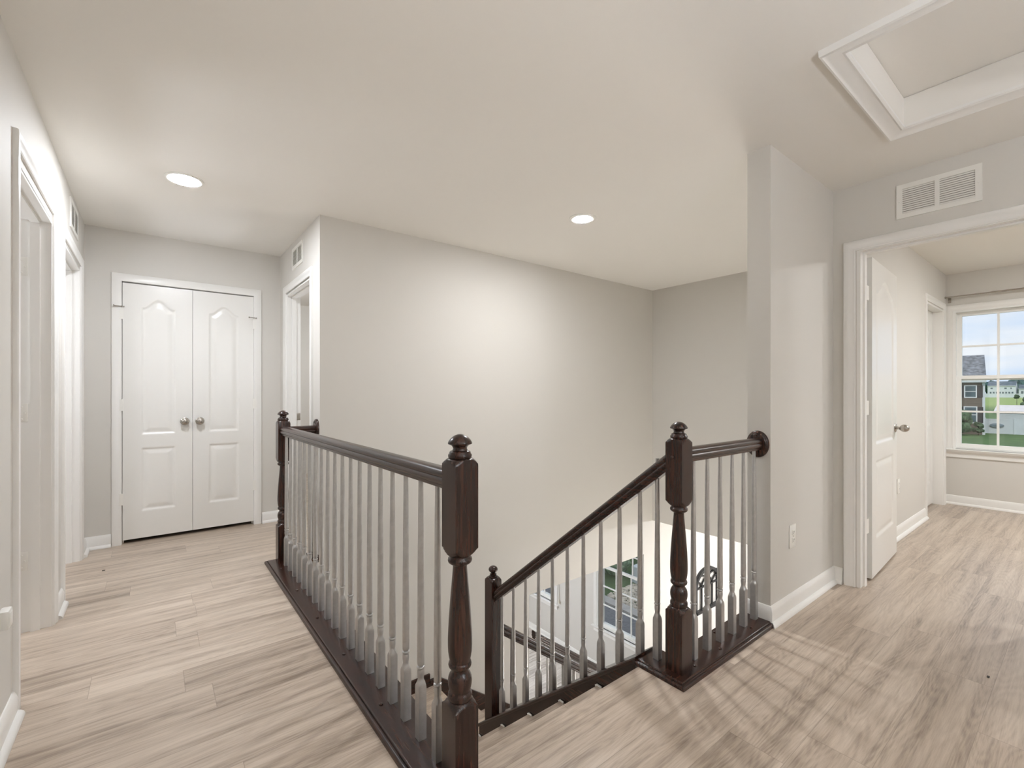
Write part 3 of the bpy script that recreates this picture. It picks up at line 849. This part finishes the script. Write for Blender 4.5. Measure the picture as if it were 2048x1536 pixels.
def newel(x, y, parent, plug=None):
    o = finish('newel_post', turned(BM(), SQ, [(max(z, .022), r) for z, r in NEWEL], (x, y, 0), 48), M['wood_z'], parent, 40)
    finish('finial', lathe(BM(), FINIAL, (x, y, 0), 'z', 36), M['wood_z'], o, 40)
    if plug:
        finish('button_plug', lathe(BM(), [(.0001, 0), (.0075, 0), (.0070, .003), (.004, .0055), (.0001, .0062)], plug[:3], plug[3], 16), M['wood_z'], o, 40)
    return o
def baluster_mesh(base, top):
    """tapered turned spindle standing on z=0; base = height of the square block"""
    b = base
    pr = [(0, .03), (b - .012, .03), (b - .004, .0188), (b + .002, .0155), (b + .008, .0128), (b + .014, .0108), (b + .018, .0100), (b + .022, .0102), (b + .026, .0110),
          (b + .036, .0122), (b + .046, .0118), (b + .050, .0108), (b + .0512, .0088), (b + .0522, .0120), (b + .0545, .0134), (b + .0575, .0134), (b + .0598, .0120), (b + .0608, .0088), (b + .0625, .0100), (b + .067, .0121), (b + .080, .0123),
          (b + .16, .0121), (b + .30, .0113), (b + .45, .0101), (b + .58, .0090), (top - .02, .0080), (top, .0079)]
    pr = [q for q in pr if q[0] <= top]
    bm = turned(BM(), .0140, pr, (0, 0, 0), 32)
    bmesh.ops.recalc_face_normals(bm, faces=bm.faces)
    me = bpy.data.meshes.new('baluster'); bm.to_mesh(me); bm.free()
    me.materials.append(M['silver'])
    me.polygons.foreach_set('use_smooth', [True] * len(me.polygons)); me.set_sharp_from_angle(angle=R(38))
    return me
# handrail section: (across, up) with up measured from the underside
RAIL = [(-.019, 0), (-.021, .004), (-.021, .011), (-.0275, .015), (-.0295, .021), (-.0295, .026), (-.0240, .033), (-.0285, .040), (-.0275, .048), (-.022, .0555), (-.012, .0595), (0, .0605),
        (.012, .0595), (.022, .0555), (.0275, .048), (.0285, .040), (.0240, .033), (.0295, .026), (.0295, .021), (.0275, .015), (.021, .011), (.021, .004), (.019, 0)]
def rail_along(bm, P, Q, side, vs=1.0):
    """straight handrail P->Q (points on the underside centre line); side = unit xy vector across"""
    P, Q, s = Vector(P), Vector(Q), Vector((*side, 0))
    return sweep(bm, [[A + s * u + Vector((0, 0, v * vs)) for u, v in RAIL] for A in (P, Q)])
PLATE = lambda W: [(0, 0), (0, .008), (.002, .013), (.006, .0165), (.011, .0175), (.0145, .0160), (.0155, .0150), (.0165, .0185), (.0185, .0215), (.0215, .0225), (W, .0225), (W, .001), (W - .01, 0)]
def plate(bm, pts, W):
    """base plate along a polyline of its outer (floor side) edge, the plate lying to the RIGHT of the direction of travel"""
    pts = [Vector((*p, 0)) for p in pts]; st = []
    nrm = []
    for a, b in zip(pts[:-1], pts[1:]):
        d = (b - a).normalized(); nrm.append(Vector((d.y, -d.x, 0)))
    for i, p in enumerate(pts):
        if i == 0: m = nrm[0]
        elif i == len(pts) - 1: m = nrm[-1]
        else: m = nrm[i - 1] + nrm[i]
        st.append([p + m * u + Vector((0, 0, v)) for u, v in PLATE(W)])
    return sweep(bm, st)
PLUG = [(.0001, 0), (.0078, 0), (.0074, .003), (.0045, .0055), (.0001, .0062)]
def plugs(parent, pts, z=.0222):
    for x, y in pts:
        finish('button_plug', lathe(BM(), PLUG, (x, y, z), 'z', 16), M['wood_z'], parent, 40)
def spindle(me, parent, x, y, z):
    o = bpy.data.objects.new('baluster', me); C.objects.link(o)
    o.location = Vector((x, y, z)) - root_loc(parent); o.parent = parent
    return o
def rosette(c, axis, parent):
    """oval wall plate for a handrail end"""
    n = 48; prof = [(1.0, 0), (1.0, .008), (.965, .013), (.90, .0155), (.84, .0165), (.80, .0195), (.70, .0205), (.0001, .0205)]
    bm = BM(); rings = []
    s = -1 
    for k, h in prof:
        rings.append([(c[0] + s * h, c[1] + .056 * k * math.cos(2 * math.pi * i / n), c[2] + .069 * k * math.sin(2 * math.pi * i / n)) for i in range(n)])
    loft(bm, rings)
    o = finish('rosette', bm, M['wood_z'], parent, 40)
    for dz in (-.048, .048):
        finish('button_plug', lathe(BM(), [(.0001, 0), (.0068, 0), (.006, .0035), (.0001, .0055)], (c[0] - .0195, c[1], c[2] + dz), '-x', 14), M['wood_z'], o, 40)
    return o

RZ = .890                                    # underside of the level handrails
LX, NY = .709, 1.153                         # left railing line, near newel
FY = 3.462                                   # far newel
lr = thing('landing_railing', 'long railing of silver balusters and dark newels on the left beside the hall', 'railing', (.70, 2.3, 0))
po = finish('base_plate', plate(BM(), [(.609, .99), (.609, 3.552), (XR, 3.552)], .170), M['wood_y'], lr, 40)
plugs(po, [(.668, 1.225 + .418 * k) for k in range(6)])
newel(LX, NY, lr); newel(LX, FY, lr)
hr = rail_along(BM(), (LX, NY + SQ - .004, RZ), (LX, FY - SQ + .004, RZ), (1, 0))
finish('handrail', hr, M['wood_y'], lr, 40)
hr = rail_along(BM(), (LX + SQ - .004, FY, RZ - .004), (XR - .018, FY, RZ - .004), (0, 1))
finish('handrail', hr, M['wood_x'], lr, 40)
rosette((XR, FY + .004, .922), '-x', lr)
BAL = baluster_mesh(.182, RZ - .0225 + .004)
for i in range(19):
    spindle(BAL, lr, LX, 1.287 + .1152 * i, .0223)
spindle(BAL, lr, .822, FY, .0223)

sr = thing('gallery_railing', 'short level railing with a dark newel joining the wall end at right', 'railing', (2.06, 1.087, 0))
NX, NY2 = 1.739, 1.087
po = finish('base_plate', plate(BM(), [(1.646, 1.252), (1.646, 1.007), (XC, 1.007)][::-1], .158), M['wood_x'], sr, 40)
plugs(po, [(2.02, 1.055), (2.32, 1.055), (1.81, 1.055), (2.14, 1.145)])
newel(NX, NY2, sr, plug=(NX - SQ, NY2 + .005, .912, '-x'))
finish('handrail', rail_along(BM(), (NX + SQ - .004, NY2, RZ - .004), (XC - .018, NY2, RZ - .004), (0, 1)), M['wood_x'], sr, 40)
rosette((XC, NY2 + .004, .914), '-x', sr)
for k in range(6):
    spindle(BAL, sr, 1.858 + .1140 * k, 1.091, .0223)

# ---- flight 1 -----------------------------------------------------------------
SX = 1.733                                   # stair railing line
nose = lambda y: -(y - 1.2205) * RISE / RUN  # line of the nosings of flight 1
SLP = .803
ctop = lambda y: .026 - (y - 1.25) * SLP     # top of the closed stringer
fl = thing('stair_railing', 'sloping railing of silver balusters going down the upper stair flight', 'railing', (SX, 2.41, -1.03))
LNY = 2.412
s1 = BM()
ya, yb = 1.250, LNY + .06
prism(s1, [(ya, ctop(ya) - .012), (yb, ctop(yb) - .012), (yb, ctop(yb) - .36), (ya, ctop(ya) - .36)], 'x', 1.664, 1.800)
so = finish('closed_stringer', s1, M['wood_y'], fl, 0)
s1 = BM()
cap = [(-.083, -.022), (-.086, -.016), (-.086, -.006), (-.081, 0), (.079, 0), (.079, -.022)]
sweep(s1, [[(SX + u, y, ctop(y) + v) for u, v in cap] for y in (ya - .01, yb)])
finish('stringer_cap', s1, M['wood_y'], fl, 40)
# top of the railing: underside passes .843 at the upper newel
ru = lambda y: .846 - (y - 1.13) * SLP
SV = 1.30
finish('handrail', rail_along(BM(), (SX, NY2 + SQ + .0, ru(NY2 + SQ)), (SX, LNY - SQ + .004, ru(LNY - SQ + .004)), (1, 0), SV), M['wood_y'], fl, 40)
bm = BM()
turned(bm, SQ, [(-1.30, .06), (-.030, .06), (-.022, .0530), (-.014, .044), (-.008, .034)], (SX, LNY, 0), 40)
nw = finish('newel_post', bm, M['wood_z'], fl, 40)
FIN2 = [(.0240, -.010), (.0270, -.008), (.0270, -.003), (.0220, .001), (.0170, .003), (.0215, .0065), (.0215, .011), (.0150, .014), (.0120, .017), (.0140, .021), (.0230, .026), (.0285, .033), (.0300, .040), (.0280, .048), (.0220, .0555), (.0130, .0605), (.0001, .0625)]
finish('finial', lathe(BM(), FIN2, (SX, LNY, 0), 'z', 32), M['wood_z'], nw, 40)
SB = baluster_mesh(.150, .805)
for i in range(10):
    y = 1.277 + .1153 * i
    spindle(SB, fl, SX, y, ctop(y) - .008)
spindle(BAL, sr, SX, 1.187, .0223)

# ---- staircase: treads, risers, landing -----------------------------------------
stc = thing('staircase', 'wood-look stair flight going down from the landing between the railings', 'staircase', (1.21, 1.23, -1.2))
def tread_prof(y0, y1, z):
    return [(y0, z - .02), (y0, z), (y1 - .012, z), (y1 - .003, z - .003), (y1, z - .010), (y1 - .003, z - .018), (y1 - .012, z - .02)]
for k in range(1, 6):
    z = -RISE * k; y1 = 1.2205 + RUN * k; y0 = y1 - RUN - .018
    finish('tread', prism(BM(), tread_prof(y0, y1, z), 'x', .767, 1.662), M['floor'], stc, 40)
for k in range(0, 6):
    z = -RISE * k; y1 = 1.2205 + RUN * k
    finish('riser', prism(BM(), [(y1 - .030, z - RISE), (y1 - .030, z - .021), (y1 - .018, z - .021), (y1 - .018, z - RISE)], 'x', .767, 1.662), M['trim'], stc, 0)
    # the little painted end bead where riser and nosing meet the stringer
LZ = -RISE * 6
bm = BM(); box(bm, .767, 1.838, 2.455, YB - .001, LZ - .02, LZ)
prism(bm, [(1.838, LZ), (1.847, LZ - .003), (1.850, LZ - .010), (1.847, LZ - .018), (1.838, LZ - .02)], 'y', 2.49, YB - .016)
finish('landing', bm, M['floor'], stc, 0)
def bead(k):
    z = -RISE * k; y = 1.2205 + RUN * k
    bm = BM(); tube(bm, [(1.658, y - .03, z + .003), (1.658, y - .006, z + .003), (1.658, y + .003, z - .004), (1.658, y + .001, z - .020)], .0045, 8)
    finish('caulk_bead', bm, M['white'], stc, 40)
for k in range(1, 6): bead(k)
# lower flight towards the right
ls = thing('lower_staircase', 'lower stair flight running along the beige wall down to the entry', 'staircase', (2.6, 2.9, LOW))
x6 = 1.850
RUN2 = .2855
for k in range(7, 15):
    z = -RISE * k; x1 = x6 + RUN2 * (k - 6); x0 = x1 - RUN2 - .018
    finish('tread', prism(BM(), tread_prof(x0, x1, z), 'y', 2.482, YB - .016 if x1 < 2.9 else 3.30), M['floor'], ls, 40)
for k in range(6, 15):
    z = -RISE * k; x1 = x6 + RUN2 * (k - 6)
    finish('riser', prism(BM(), [(x1 - .030, z - RISE), (x1 - .030, z - .021), (x1 - .018, z - .021), (x1 - .018, z - RISE)], 'y', 2.482, YB - .016 if x1 < 2.9 else 3.30), M['trim'], ls, 0)
# dark skirt along the wall: level over the landing, then raking
bm = BM()
prism(bm, [(.767, LZ + .001), (1.795, LZ + .001), (1.795, LZ + .104), (.767, LZ + .104)], 'y', YB - .017, YB - .001)
s6 = lambda x: LZ - (x - 1.87) * RISE / RUN2
prism(bm, [(1.7955, LZ - .20), (1.7955, LZ + .042), (1.872, LZ + .042), (2.87, s6(2.87) + .042), (2.87, s6(2.87) - .25)], 'y', YB - .016, YB - .001)
prism(bm, [(1.7955, LZ + .030), (1.872, LZ + .030), (2.87, s6(2.87) + .030), (2.87, s6(2.87) + .052), (1.876, LZ + .052), (1.7955, LZ + .052)], 'y', YB - .024, YB - .001)
finish('wall_skirt', bm, M['wood_x'], ls, 0)
bm = BM()
prism(bm, [(2.46, LZ + .001), (YB - .018, LZ + .001), (YB - .018, LZ + .104), (2.46, LZ + .104)], 'x', .766, .781)
finish('wall_skirt', bm, M['wood_y'], stc, 0)
# railings of the lower flight
c6 = lambda x: LZ - (x - 1.85) * RISE / RUN2 + .055
r6 = lambda x: -.455 - (x - 1.872) * RISE / RUN2
XB = 4.22
def low_rail(name, label, y, x0, wall_end, nb, xs):
    t = thing(name, label, 'railing', (2.6, y, LOW))
    bm = BM(); prism(bm, [(x0, c6(x0) - .012), (XB, c6(XB) - .012), (XB, LOW), (XB - .2, LOW), (x0, c6(x0) - .36)], 'y', y - .068, y + .068)
    finish('closed_stringer', bm, M['wood_x'], t, 0)
    bm = BM(); sweep(bm, [[(x, y + u, c6(x) + v) for u, v in cap] for x in (x0, XB)])
    finish('stringer_cap', bm, M['wood_x'], t, 40)
    finish('handrail', rail_along(BM(), (x0 if wall_end else SX + SQ, y, r6(x0 if wall_end else SX + SQ)), (XB - SQ, y, r6(XB - SQ)), (0, 1), SV), M['wood_x'], t, 40)
    nw = finish('newel_post', turned(BM(), SQ, [(LOW, .06), (LOW + 1.02, .06), (LOW + 1.028, .053), (LOW + 1.036, .044), (LOW + 1.042, .034)], (XB, y, 0), 40), M['wood_z'], t, 40)
    finish('finial', lathe(BM(), [(r, h + LOW + 1.05) for r, h in FIN2], (XB, y, 0), 'z', 28), M['wood_z'], nw, 40)
    for x in xs:
        spindle(LBm, t, x, y, c6(x) - .008)
    return t
LBm = baluster_mesh(.150, .80)
low_rail('stair_railing', 'lower stair railing nearest the stairwell void, seen through the balusters', LNY, 1.80, False, 0, [1.885 + .1185 * i for i in range(19)])
low_rail('stair_railing', 'lower stair railing in the wall opening, behind the nearer lower handrail', 3.345, OP[0] + .01, True, 0, [2.94 + .1185 * i for i in range(10)])

# ------------------------------------------------------------------ arched wall decor in the entry
ar = thing('arched_wall_decor', 'black iron arched window-frame decor hanging on the white entry wall', 'wall decor', (6.10, YB, -1.85))
ax0, ax1, az0, azs = 5.785, 6.415, -1.848, -1.50
acx, aw = (ax0 + ax1) / 2, (ax1 - ax0) / 2
def arc_pts(cx, r, a0, a1, n=14, zs=azs, sz=1.0):
    return [(cx + r * math.cos(a0 + (a1 - a0) * i / n), YB - .022, zs + sz * r * math.sin(a0 + (a1 - a0) * i / n)) for i in range(n + 1)]
AS = .72
def flatbar(bm, pts, w_, d=.03):
    pts = [Vector(p) for p in pts]; rings = []
    for i, p in enumerate(pts):
        t_ = (pts[min(i + 1, len(pts) - 1)] - pts[max(i - 1, 0)]).normalized()
        n_ = Vector((-t_.z, 0, t_.x))
        rings.append([p + n_ * w_ / 2 + Vector((0, -d / 2, 0)), p + n_ * w_ / 2 + Vector((0, d / 2, 0)), p - n_ * w_ / 2 + Vector((0, d / 2, 0)), p - n_ * w_ / 2 + Vector((0, -d / 2, 0))])
    return loft(bm, rings)
yq = YB - .022
outer = [(ax0 + .02, yq, az0)] + [(acx - (aw - .02) * math.cos(math.pi * i / 24), yq, azs + .23 * math.sin(math.pi * i / 24)) for i in range(25)] + [(ax1 - .02, yq, az0)]
bm = flatbar(BM(), outer, .042, .04); flatbar(bm, [(ax0, yq, az0 + .02), (ax1, yq, az0 + .02)], .042, .04)
finish('outer_frame', bm, M['iron'], ar, 40)
bm = flatbar(BM(), [(ax0 + .03, yq, azs), (ax1 - .03, yq, azs)], .022, .02)
for q in (.28, .72): flatbar(bm, [(ax0 + 2 * aw * q, yq, az0 + .03), (ax0 + 2 * aw * q, yq, azs)], .02, .02)
finish('cross_bars', bm, M['iron'], ar, 40)
bm = BM()
for q, e in ((.28, .92), (.28, .02), (.72, .08), (.72, .98)):
    xa, xb = ax0 + 2 * aw * q, ax0 + 2 * aw * e
    hgt = .165 if abs(q - e) > .3 else .10
    flatbar(bm, [(xa + (xb - xa) * (1 - math.cos(t)), yq, azs + hgt * math.sin(t)) for t in [math.pi / 2 * i / 8 for i in range(9)]], .018, .018)
finish('tracery', bm, M['iron'], ar, 40)

# ------------------------------------------------------------------ curtain rod, blind cord, floor debris
cr = thing('curtain_rod', 'thin grey curtain rod above the bedroom window', 'curtain rod', (6.63, .5, 2.187))
bm = tube(BM(), [(6.63, 1.0, 2.187), (6.63, .655, 2.187)], .0075, 14)
finish('rod', bm, M['nickel'], cr, 40)
finish('rod', tube(BM(), [(6.63, .67, 2.187), (6.63, -.05, 2.187)], .0095, 14), M['nickel'], cr, 40)
finish('finial', lathe(BM(), [(.0001, .0), (.011, .001), (.012, .008), (.009, .013), (.0001, .014)], (6.63, 1.0, 2.187), 'y', 16), M['nickel'], cr, 40)
for y in (.985, -.02):
    bm = box(BM(), 6.624, BW - .001, y - .009, y + .009, 2.178, 2.186); box(bm, BW - .004, BW - .0005, y - .012, y + .012, 2.135, 2.19)
    finish('bracket', bm, M['nickel'], cr, 0)
bc = thing('blind_cord', 'beige blind pull cord hanging beside the farther lower window', 'cord', (FX - .03, 5.60, -2.2))
finish('cord', tube(BM(), [(FX - .03, 5.60, -.9), (FX - .03, 5.602, -1.7), (FX - .03, 5.60, -2.30)], .004, 8), M['cord'], bc, 40)
finish('tassel', lathe(BM(), [(.0001, 0), (.006, -.002), (.012, -.03), (.016, -.055), (.0001, -.06)], (FX - .03, 5.60, -2.30), 'z', 12), M['cord'], bc, 40)
tag(finish('floor_speck', box(BM(), -.262, -.246, 4.063, 4.069, .0005, .004, .001), M['slot'], None, 0), 'tiny dark speck lying on the hall floor before the closet', 'speck')
tag(finish('floor_speck', box(BM(), 2.72, 2.735, .28, .288, .0005, .004, .001), M['slot'], None, 0), 'tiny dark speck lying on the floor near the bedroom doorway', 'speck')

# ------------------------------------------------------------------ outdoors
GZ = -3.50
Q = 1.1064                                   # yard distances
def gz(x): return GZ + max(0, x - 75) * .00754
bm = BM()
xs = [5.59, 8, 12, 20, 40, 60, 75, 100, 140, 180, 240, 300, 380, 460, 600]; ys = [-200, -120, -80, -50, -30, -15, -5, 3.5, 10, 20, 40, 60, 90, 150]
g = [[bm.verts.new((x, y, gz(x))) for y in ys] for x in xs]
for i in range(len(xs) - 1):
    for j in range(len(ys) - 1):
        bm.faces.new((g[i][j], g[i + 1][j], g[i + 1][j + 1], g[i][j + 1]))
struct(finish('ground', bm, M['ground'], None, 60))

def crown(bm, c, r, seed, n=9, squash=1.0):
    """bushy crown: many small lumpy leaf clusters on an ellipsoid"""
    rnd = random.Random(seed); c = Vector(c)
    cl = []
    for i in range(n):
        a, b = rnd.uniform(0, 6.28), rnd.uniform(-.7, 1)
        q = math.sqrt(max(0, 1 - b * b)) * rnd.uniform(.3, .8)
        cl.append((c + Vector((q * r * math.cos(a), q * r * math.sin(a), b * r * .65 * squash)), r * rnd.uniform(.35, .55)))
    for p, rr in cl:
        s = bmesh.ops.create_icosphere(bm, subdivisions=2, radius=rr, matrix=Matrix.Translation(p))
        for v in s['verts']:
            d = (v.co - p).normalized(); v.co += d * rr * rnd.uniform(-.22, .28)
    # loose leaves
    for i in range(n * 26):
        p, rr = rnd.choice(cl)
        d = Vector((rnd.gauss(0, 1), rnd.gauss(0, 1), rnd.gauss(0, 1))).normalized()
        q = p + d * rr * rnd.uniform(.95, 1.25); s = r * rnd.uniform(.05, .10)
        u = d.orthogonal().normalized() * s; v_ = d.cross(u).normalized() * s * .5
        e = d * s * rnd.uniform(-.6, .6)
        bm.faces.new([bm.verts.new(q - u), bm.verts.new(q + v_), bm.verts.new(q + u + e), bm.verts.new(q - v_)])
    return bm
def tree(name, label, cat, x, y, h, r, mat, seed, group=None, trunk=True, squash=1.2, z=None):
    z = gz(x) if z is None else z
    t = thing(name, label, cat, (x, y, z), group)
    finish('foliage', crown(BM(), (x, y, z + h - r * .75 * squash), r, seed, 11, squash), M[mat], t, 0, recalc=False)
    finish('trunk', tube(BM(), [(x, y, z - .05), (x + .02, y, z + h * .3), (x, y, z + h - r * .8)], r * .09, 8), M['bark'], t, 40)
    return t
def house(name, label, x, y0, y1, eave, ridge, depth, wmat, rmat, wins, z=None, corner=True, shutters=False, rot=0.0):
    """house whose front faces -x"""
    z = gz(x) if z is None else z
    t = thing(name, label, 'house', (x, y0, z))
    bm = box(BM(), x, x + depth, y0, y1, z, eave)
    for y in (y0, y1 - .02):
        prism(bm, [(x, eave), (x + depth / 2, ridge - .05), (x + depth, eave)], 'y', y, y + .02)
    finish('wall', bm, M[wmat], t, 0)
    bm = BM()
    sl = (ridge - eave) / (depth / 2)
    prism(bm, [(x - .35, eave - .35 * sl + .02), (x - .35, eave - .35 * sl + .17), (x + depth / 2, ridge + .15), (x + depth + .35, eave - .35 * sl + .17), (x + depth + .35, eave - .35 * sl + .02), (x + depth / 2, ridge)], 'y', y0 - .12, y1 + .12)
    finish('roof', bm, M[rmat], t, 0)
    bm = BM(); box(bm, x - .36, x - .30, y0 - .12, y1 + .12, eave - .35 * sl - .12, eave - .35 * sl + .10); box(bm, x - .33, x - .01, y0 - .1, y1 + .1, eave - .38, eave - .33)
    finish('eave_trim', bm, M['ext_white'], t, 0)
    if corner:
        bm = BM(); box(bm, x - .03, x + .12, y0 - .02, y0 + .20, z, eave - .3)
        finish('corner_board', bm, M['ext_white'], t, 0)
    for (wy, wz, ww, wh) in wins:
        bm = BM(); f = .10
        box(bm, x - .05, x - .005, wy - ww / 2 - f, wy - ww / 2, wz - f, wz + wh + f); box(bm, x - .05, x - .005, wy + ww / 2, wy + ww / 2 + f, wz - f, wz + wh + f)
        box(bm, x - .05, x - .005, wy - ww / 2, wy + ww / 2, wz - f, wz); box(bm, x - .05, x - .005, wy - ww / 2, wy + ww / 2, wz + wh, wz + wh + f)
        box(bm, x - .045, x - .005, wy - ww / 2, wy + ww / 2, wz + wh * .48, wz + wh * .53)
        wf = finish('window', bm, M['ext_white'], t, 0)
        bm = box(BM(), x - .02, x - .004, wy - ww / 2, wy + ww / 2, wz, wz + wh)
        finish('pane', bm, M['ext_glass'], wf, 0)
        if shutters:
            for s in (-1, 1):
                c = wy + s * (ww / 2 + f + .24)
                finish('shutter', box(BM(), x - .04, x - .006, c - .22, c + .22, wz - .05, wz + wh + .05), M['shutter'], t, 0)
    t.rotation_euler = (0, 0, rot)
    return t
house('house', 'brown-sided house with grey shingle roof at the left in the bedroom window', 73, 7.86, 17.5, 2.72, 5.55, 10, 'siding_brown', 'roof',
      [(9.0, .72, .84, 1.22), (9.0, -2.15, .90, 1.70)], z=GZ, shutters=True, rot=R(8))
house('house', 'wide pale two-storey house far beyond the meadow', 390, 29.6, 40.9, 5.4, 7.8, 9, 'siding_white', 'roof_far',
      [(39.6 - 1.25 * i, .3, .75, 1.5) for i in range(8)] + [(39.2, 3.4, 1.0, .8), (33.6, 3.4, 1.0, .8), (31.4, 3.4, .6, .8)])
house('house', 'lower pale house at the right of the wide far house', 392, 8, 28.6, 3.6, 5.8, 9, 'siding_white', 'roof_far',
      [(27.2 - 2.6 * i, .6, 1.0, 1.5) for i in range(6)])
def fence(label, x, y0, y1, h, z, grp='white vinyl fences'):
    t = thing('vinyl_fence', label, 'fence', (x, (y0 + y1) / 2, z), grp)
    bm = BM(); n = max(1, round((y1 - y0) / 2.4)); st_ = (y1 - y0) / n
    for i in range(n):
        a, b = y0 + st_ * i + .065, y0 + st_ * (i + 1) - .065
        box(bm, x - .02, x + .02, a, b, z + .05, z + h - .05); box(bm, x - .03, x + .03, a, b, z + h - .14, z + h); box(bm, x - .03, x + .03, a, b, z + .02, z + .14)
    finish('fence_panel', bm, M['fence'], t, 0)
    for i in range(n + 1):
        y = y0 + st_ * i
        bm = box(BM(), x - .065, x + .065, y - .065, y + .065, z - .05, z + h + .06)
        prism(bm, [(y - .08, z + h + .06), (y, z + h + .14), (y + .08, z + h + .06)], 'x', x - .08, x + .08)
        finish('fence_post', bm, M['fence'], t, 0)
    return t
fence('nearest white vinyl fence panel run with the oval plaque, on the back lawn', 76, -8.0, 8.17, 1.70, GZ)
fence('white vinyl fence standing behind the nearest fence', 84, -9.0, 7.8, 1.98, gz(84))
fence('long low white fence in front of the far pale houses', 360, -20, 50, 2.1, gz(360))
bm = BM()
rings = [[(76 - .10 - h, 7.22 + .58 * k * math.cos(2 * math.pi * i / 32), -2.55 + .25 * k * math.sin(2 * math.pi * i / 32)) for i in range(32)] for k, h in ((1, -.078), (1, .01), (.9, .025), (.01, .03))]
tag(finish('oval_plaque', loft(bm, rings), M['oval'], None, 40), 'blue-grey oval plaque mounted on the nearest white fence', 'plaque')
sh = thing('garden_shed', 'low white shed with a pale pitched roof behind the fences', 'shed', (140, 2, gz(140)))
finish('wall', box(BM(), 136, 144, -12, 13.0, gz(136) - .3, -2.45), M['ext_white'], sh, 0)
finish('roof', prism(BM(), [(135.2, -2.62), (135.2, -2.50), (140, -1.36), (144.8, -2.50), (144.8, -2.62), (140, -1.48)], 'y', -12.3, 13.3), M['roof_white'], sh, 0)
tree('shrub', 'large dark green shrub against the brown house', 'shrub', 70.6, 9.75, 2.5, 1.25, 'leaf', 3, z=GZ, squash=1.15)
tree('shrub', 'small cone-shaped evergreen at the corner of the brown house', 'shrub', 71.5, 8.2, 1.35, .48, 'leaf', 5, z=GZ, squash=1.6)
tree('young_tree', 'thin young tree standing in the meadow', 'tree', 190, 14.2, 3.3, .62, 'leaf', 9)
tree('shrub', 'dark bush in the meadow beside the young tree', 'shrub', 186, 11.5, 2.6, 2.0, 'leaf', 10)
for i, (x, y, h, r) in enumerate([(430, 80, 11, 5.5), (436, 68, 10.2, 5.2), (428, 56, 11, 5.4), (434, 44, 9.4, 5), (430, 32.5, 9.2, 5), (438, 21, 10.0, 5.2), (432, 9, 10.4, 5.4)]):
    tree('distant_tree', 'blue-green tree in the belt behind the far houses, ' + ['leftmost', 'second from the left', 'third from the left', 'middle one', 'third from the right', 'second from the right', 'rightmost'][i], 'tree', x, y, h, r, 'leaf_blue', 20 + i, 'tree belt behind the far houses')

# yard below the lower windows
tag(finish('driveway', box(BM(), 5.6, 7.91, 4.0, 8.2, GZ - .04, GZ + .012), M['asphalt'], None, 0), 'dark strip of paving just outside the lower windows', 'paving')
tag(finish('concrete_kerb', box(BM(), 7.91, 8.16, 4.0, 9.3, GZ - .04, GZ + .05), M['concrete'], None, 0), 'pale concrete kerb between the dark paving and the pebbles', 'kerb')
bm = BM(); rnd = random.Random(4)
for i in range(1500):
    x, y = rnd.uniform(8.22, 9.25), rnd.uniform(5.1, 7.0); r = rnd.uniform(.02, .042)
    s = bmesh.ops.create_icosphere(bm, subdivisions=1, radius=r, matrix=Matrix.Translation((x, y, GZ + r * .5)) @ Matrix.Diagonal((rnd.uniform(.8, 1.4), rnd.uniform(.8, 1.4), .7, 1)))
tag(finish('pebble_bed', bm, M['pebble'], None, 60, recalc=False), 'bed of pale pebbles outside the lower window', 'pebbles', kind='stuff')
bm = BM(); s = bmesh.ops.create_icosphere(bm, subdivisions=3, radius=.12, matrix=Matrix.Translation((8.34, 7.34, GZ + .10)) @ Matrix.Diagonal((1, 1, 1.25, 1)))
for v in s['verts']: v.co += Vector((rnd.uniform(-.015, .015), rnd.uniform(-.015, .015), rnd.uniform(-.015, .015)))
tag(finish('boulder', bm, M['ext_white'], None, 60), 'white boulder beside the pebbles outside the lower window', 'boulder')
tag(finish('planter_box', box(BM(), 9.35, 9.95, 5.65, 7.15, GZ - .02, GZ + .40, .02), M['ext_white'], None, 0), 'long white planter box behind the pebbles', 'planter')
for i, (x, y, h, r, lb) in enumerate([(9.1, 8.0, 1.05, .66, 'leafy green shrub at the left in the lower window'), (10.75, 7.5, 1.3, .62, 'leafy green shrub behind the white planter box'),
                                       (11.5, 9.0, 1.5, .75, 'taller green shrub farthest back in the lower window'), (11.1, 6.1, 1.25, .55, 'rounded green shrub at the right end of the planter box')]):
    tree('shrub', lb, 'shrub', x, y, h, r, 'leaf_pale', 40 + i, 'shrubs outside the lower window', z=GZ, squash=1.0)
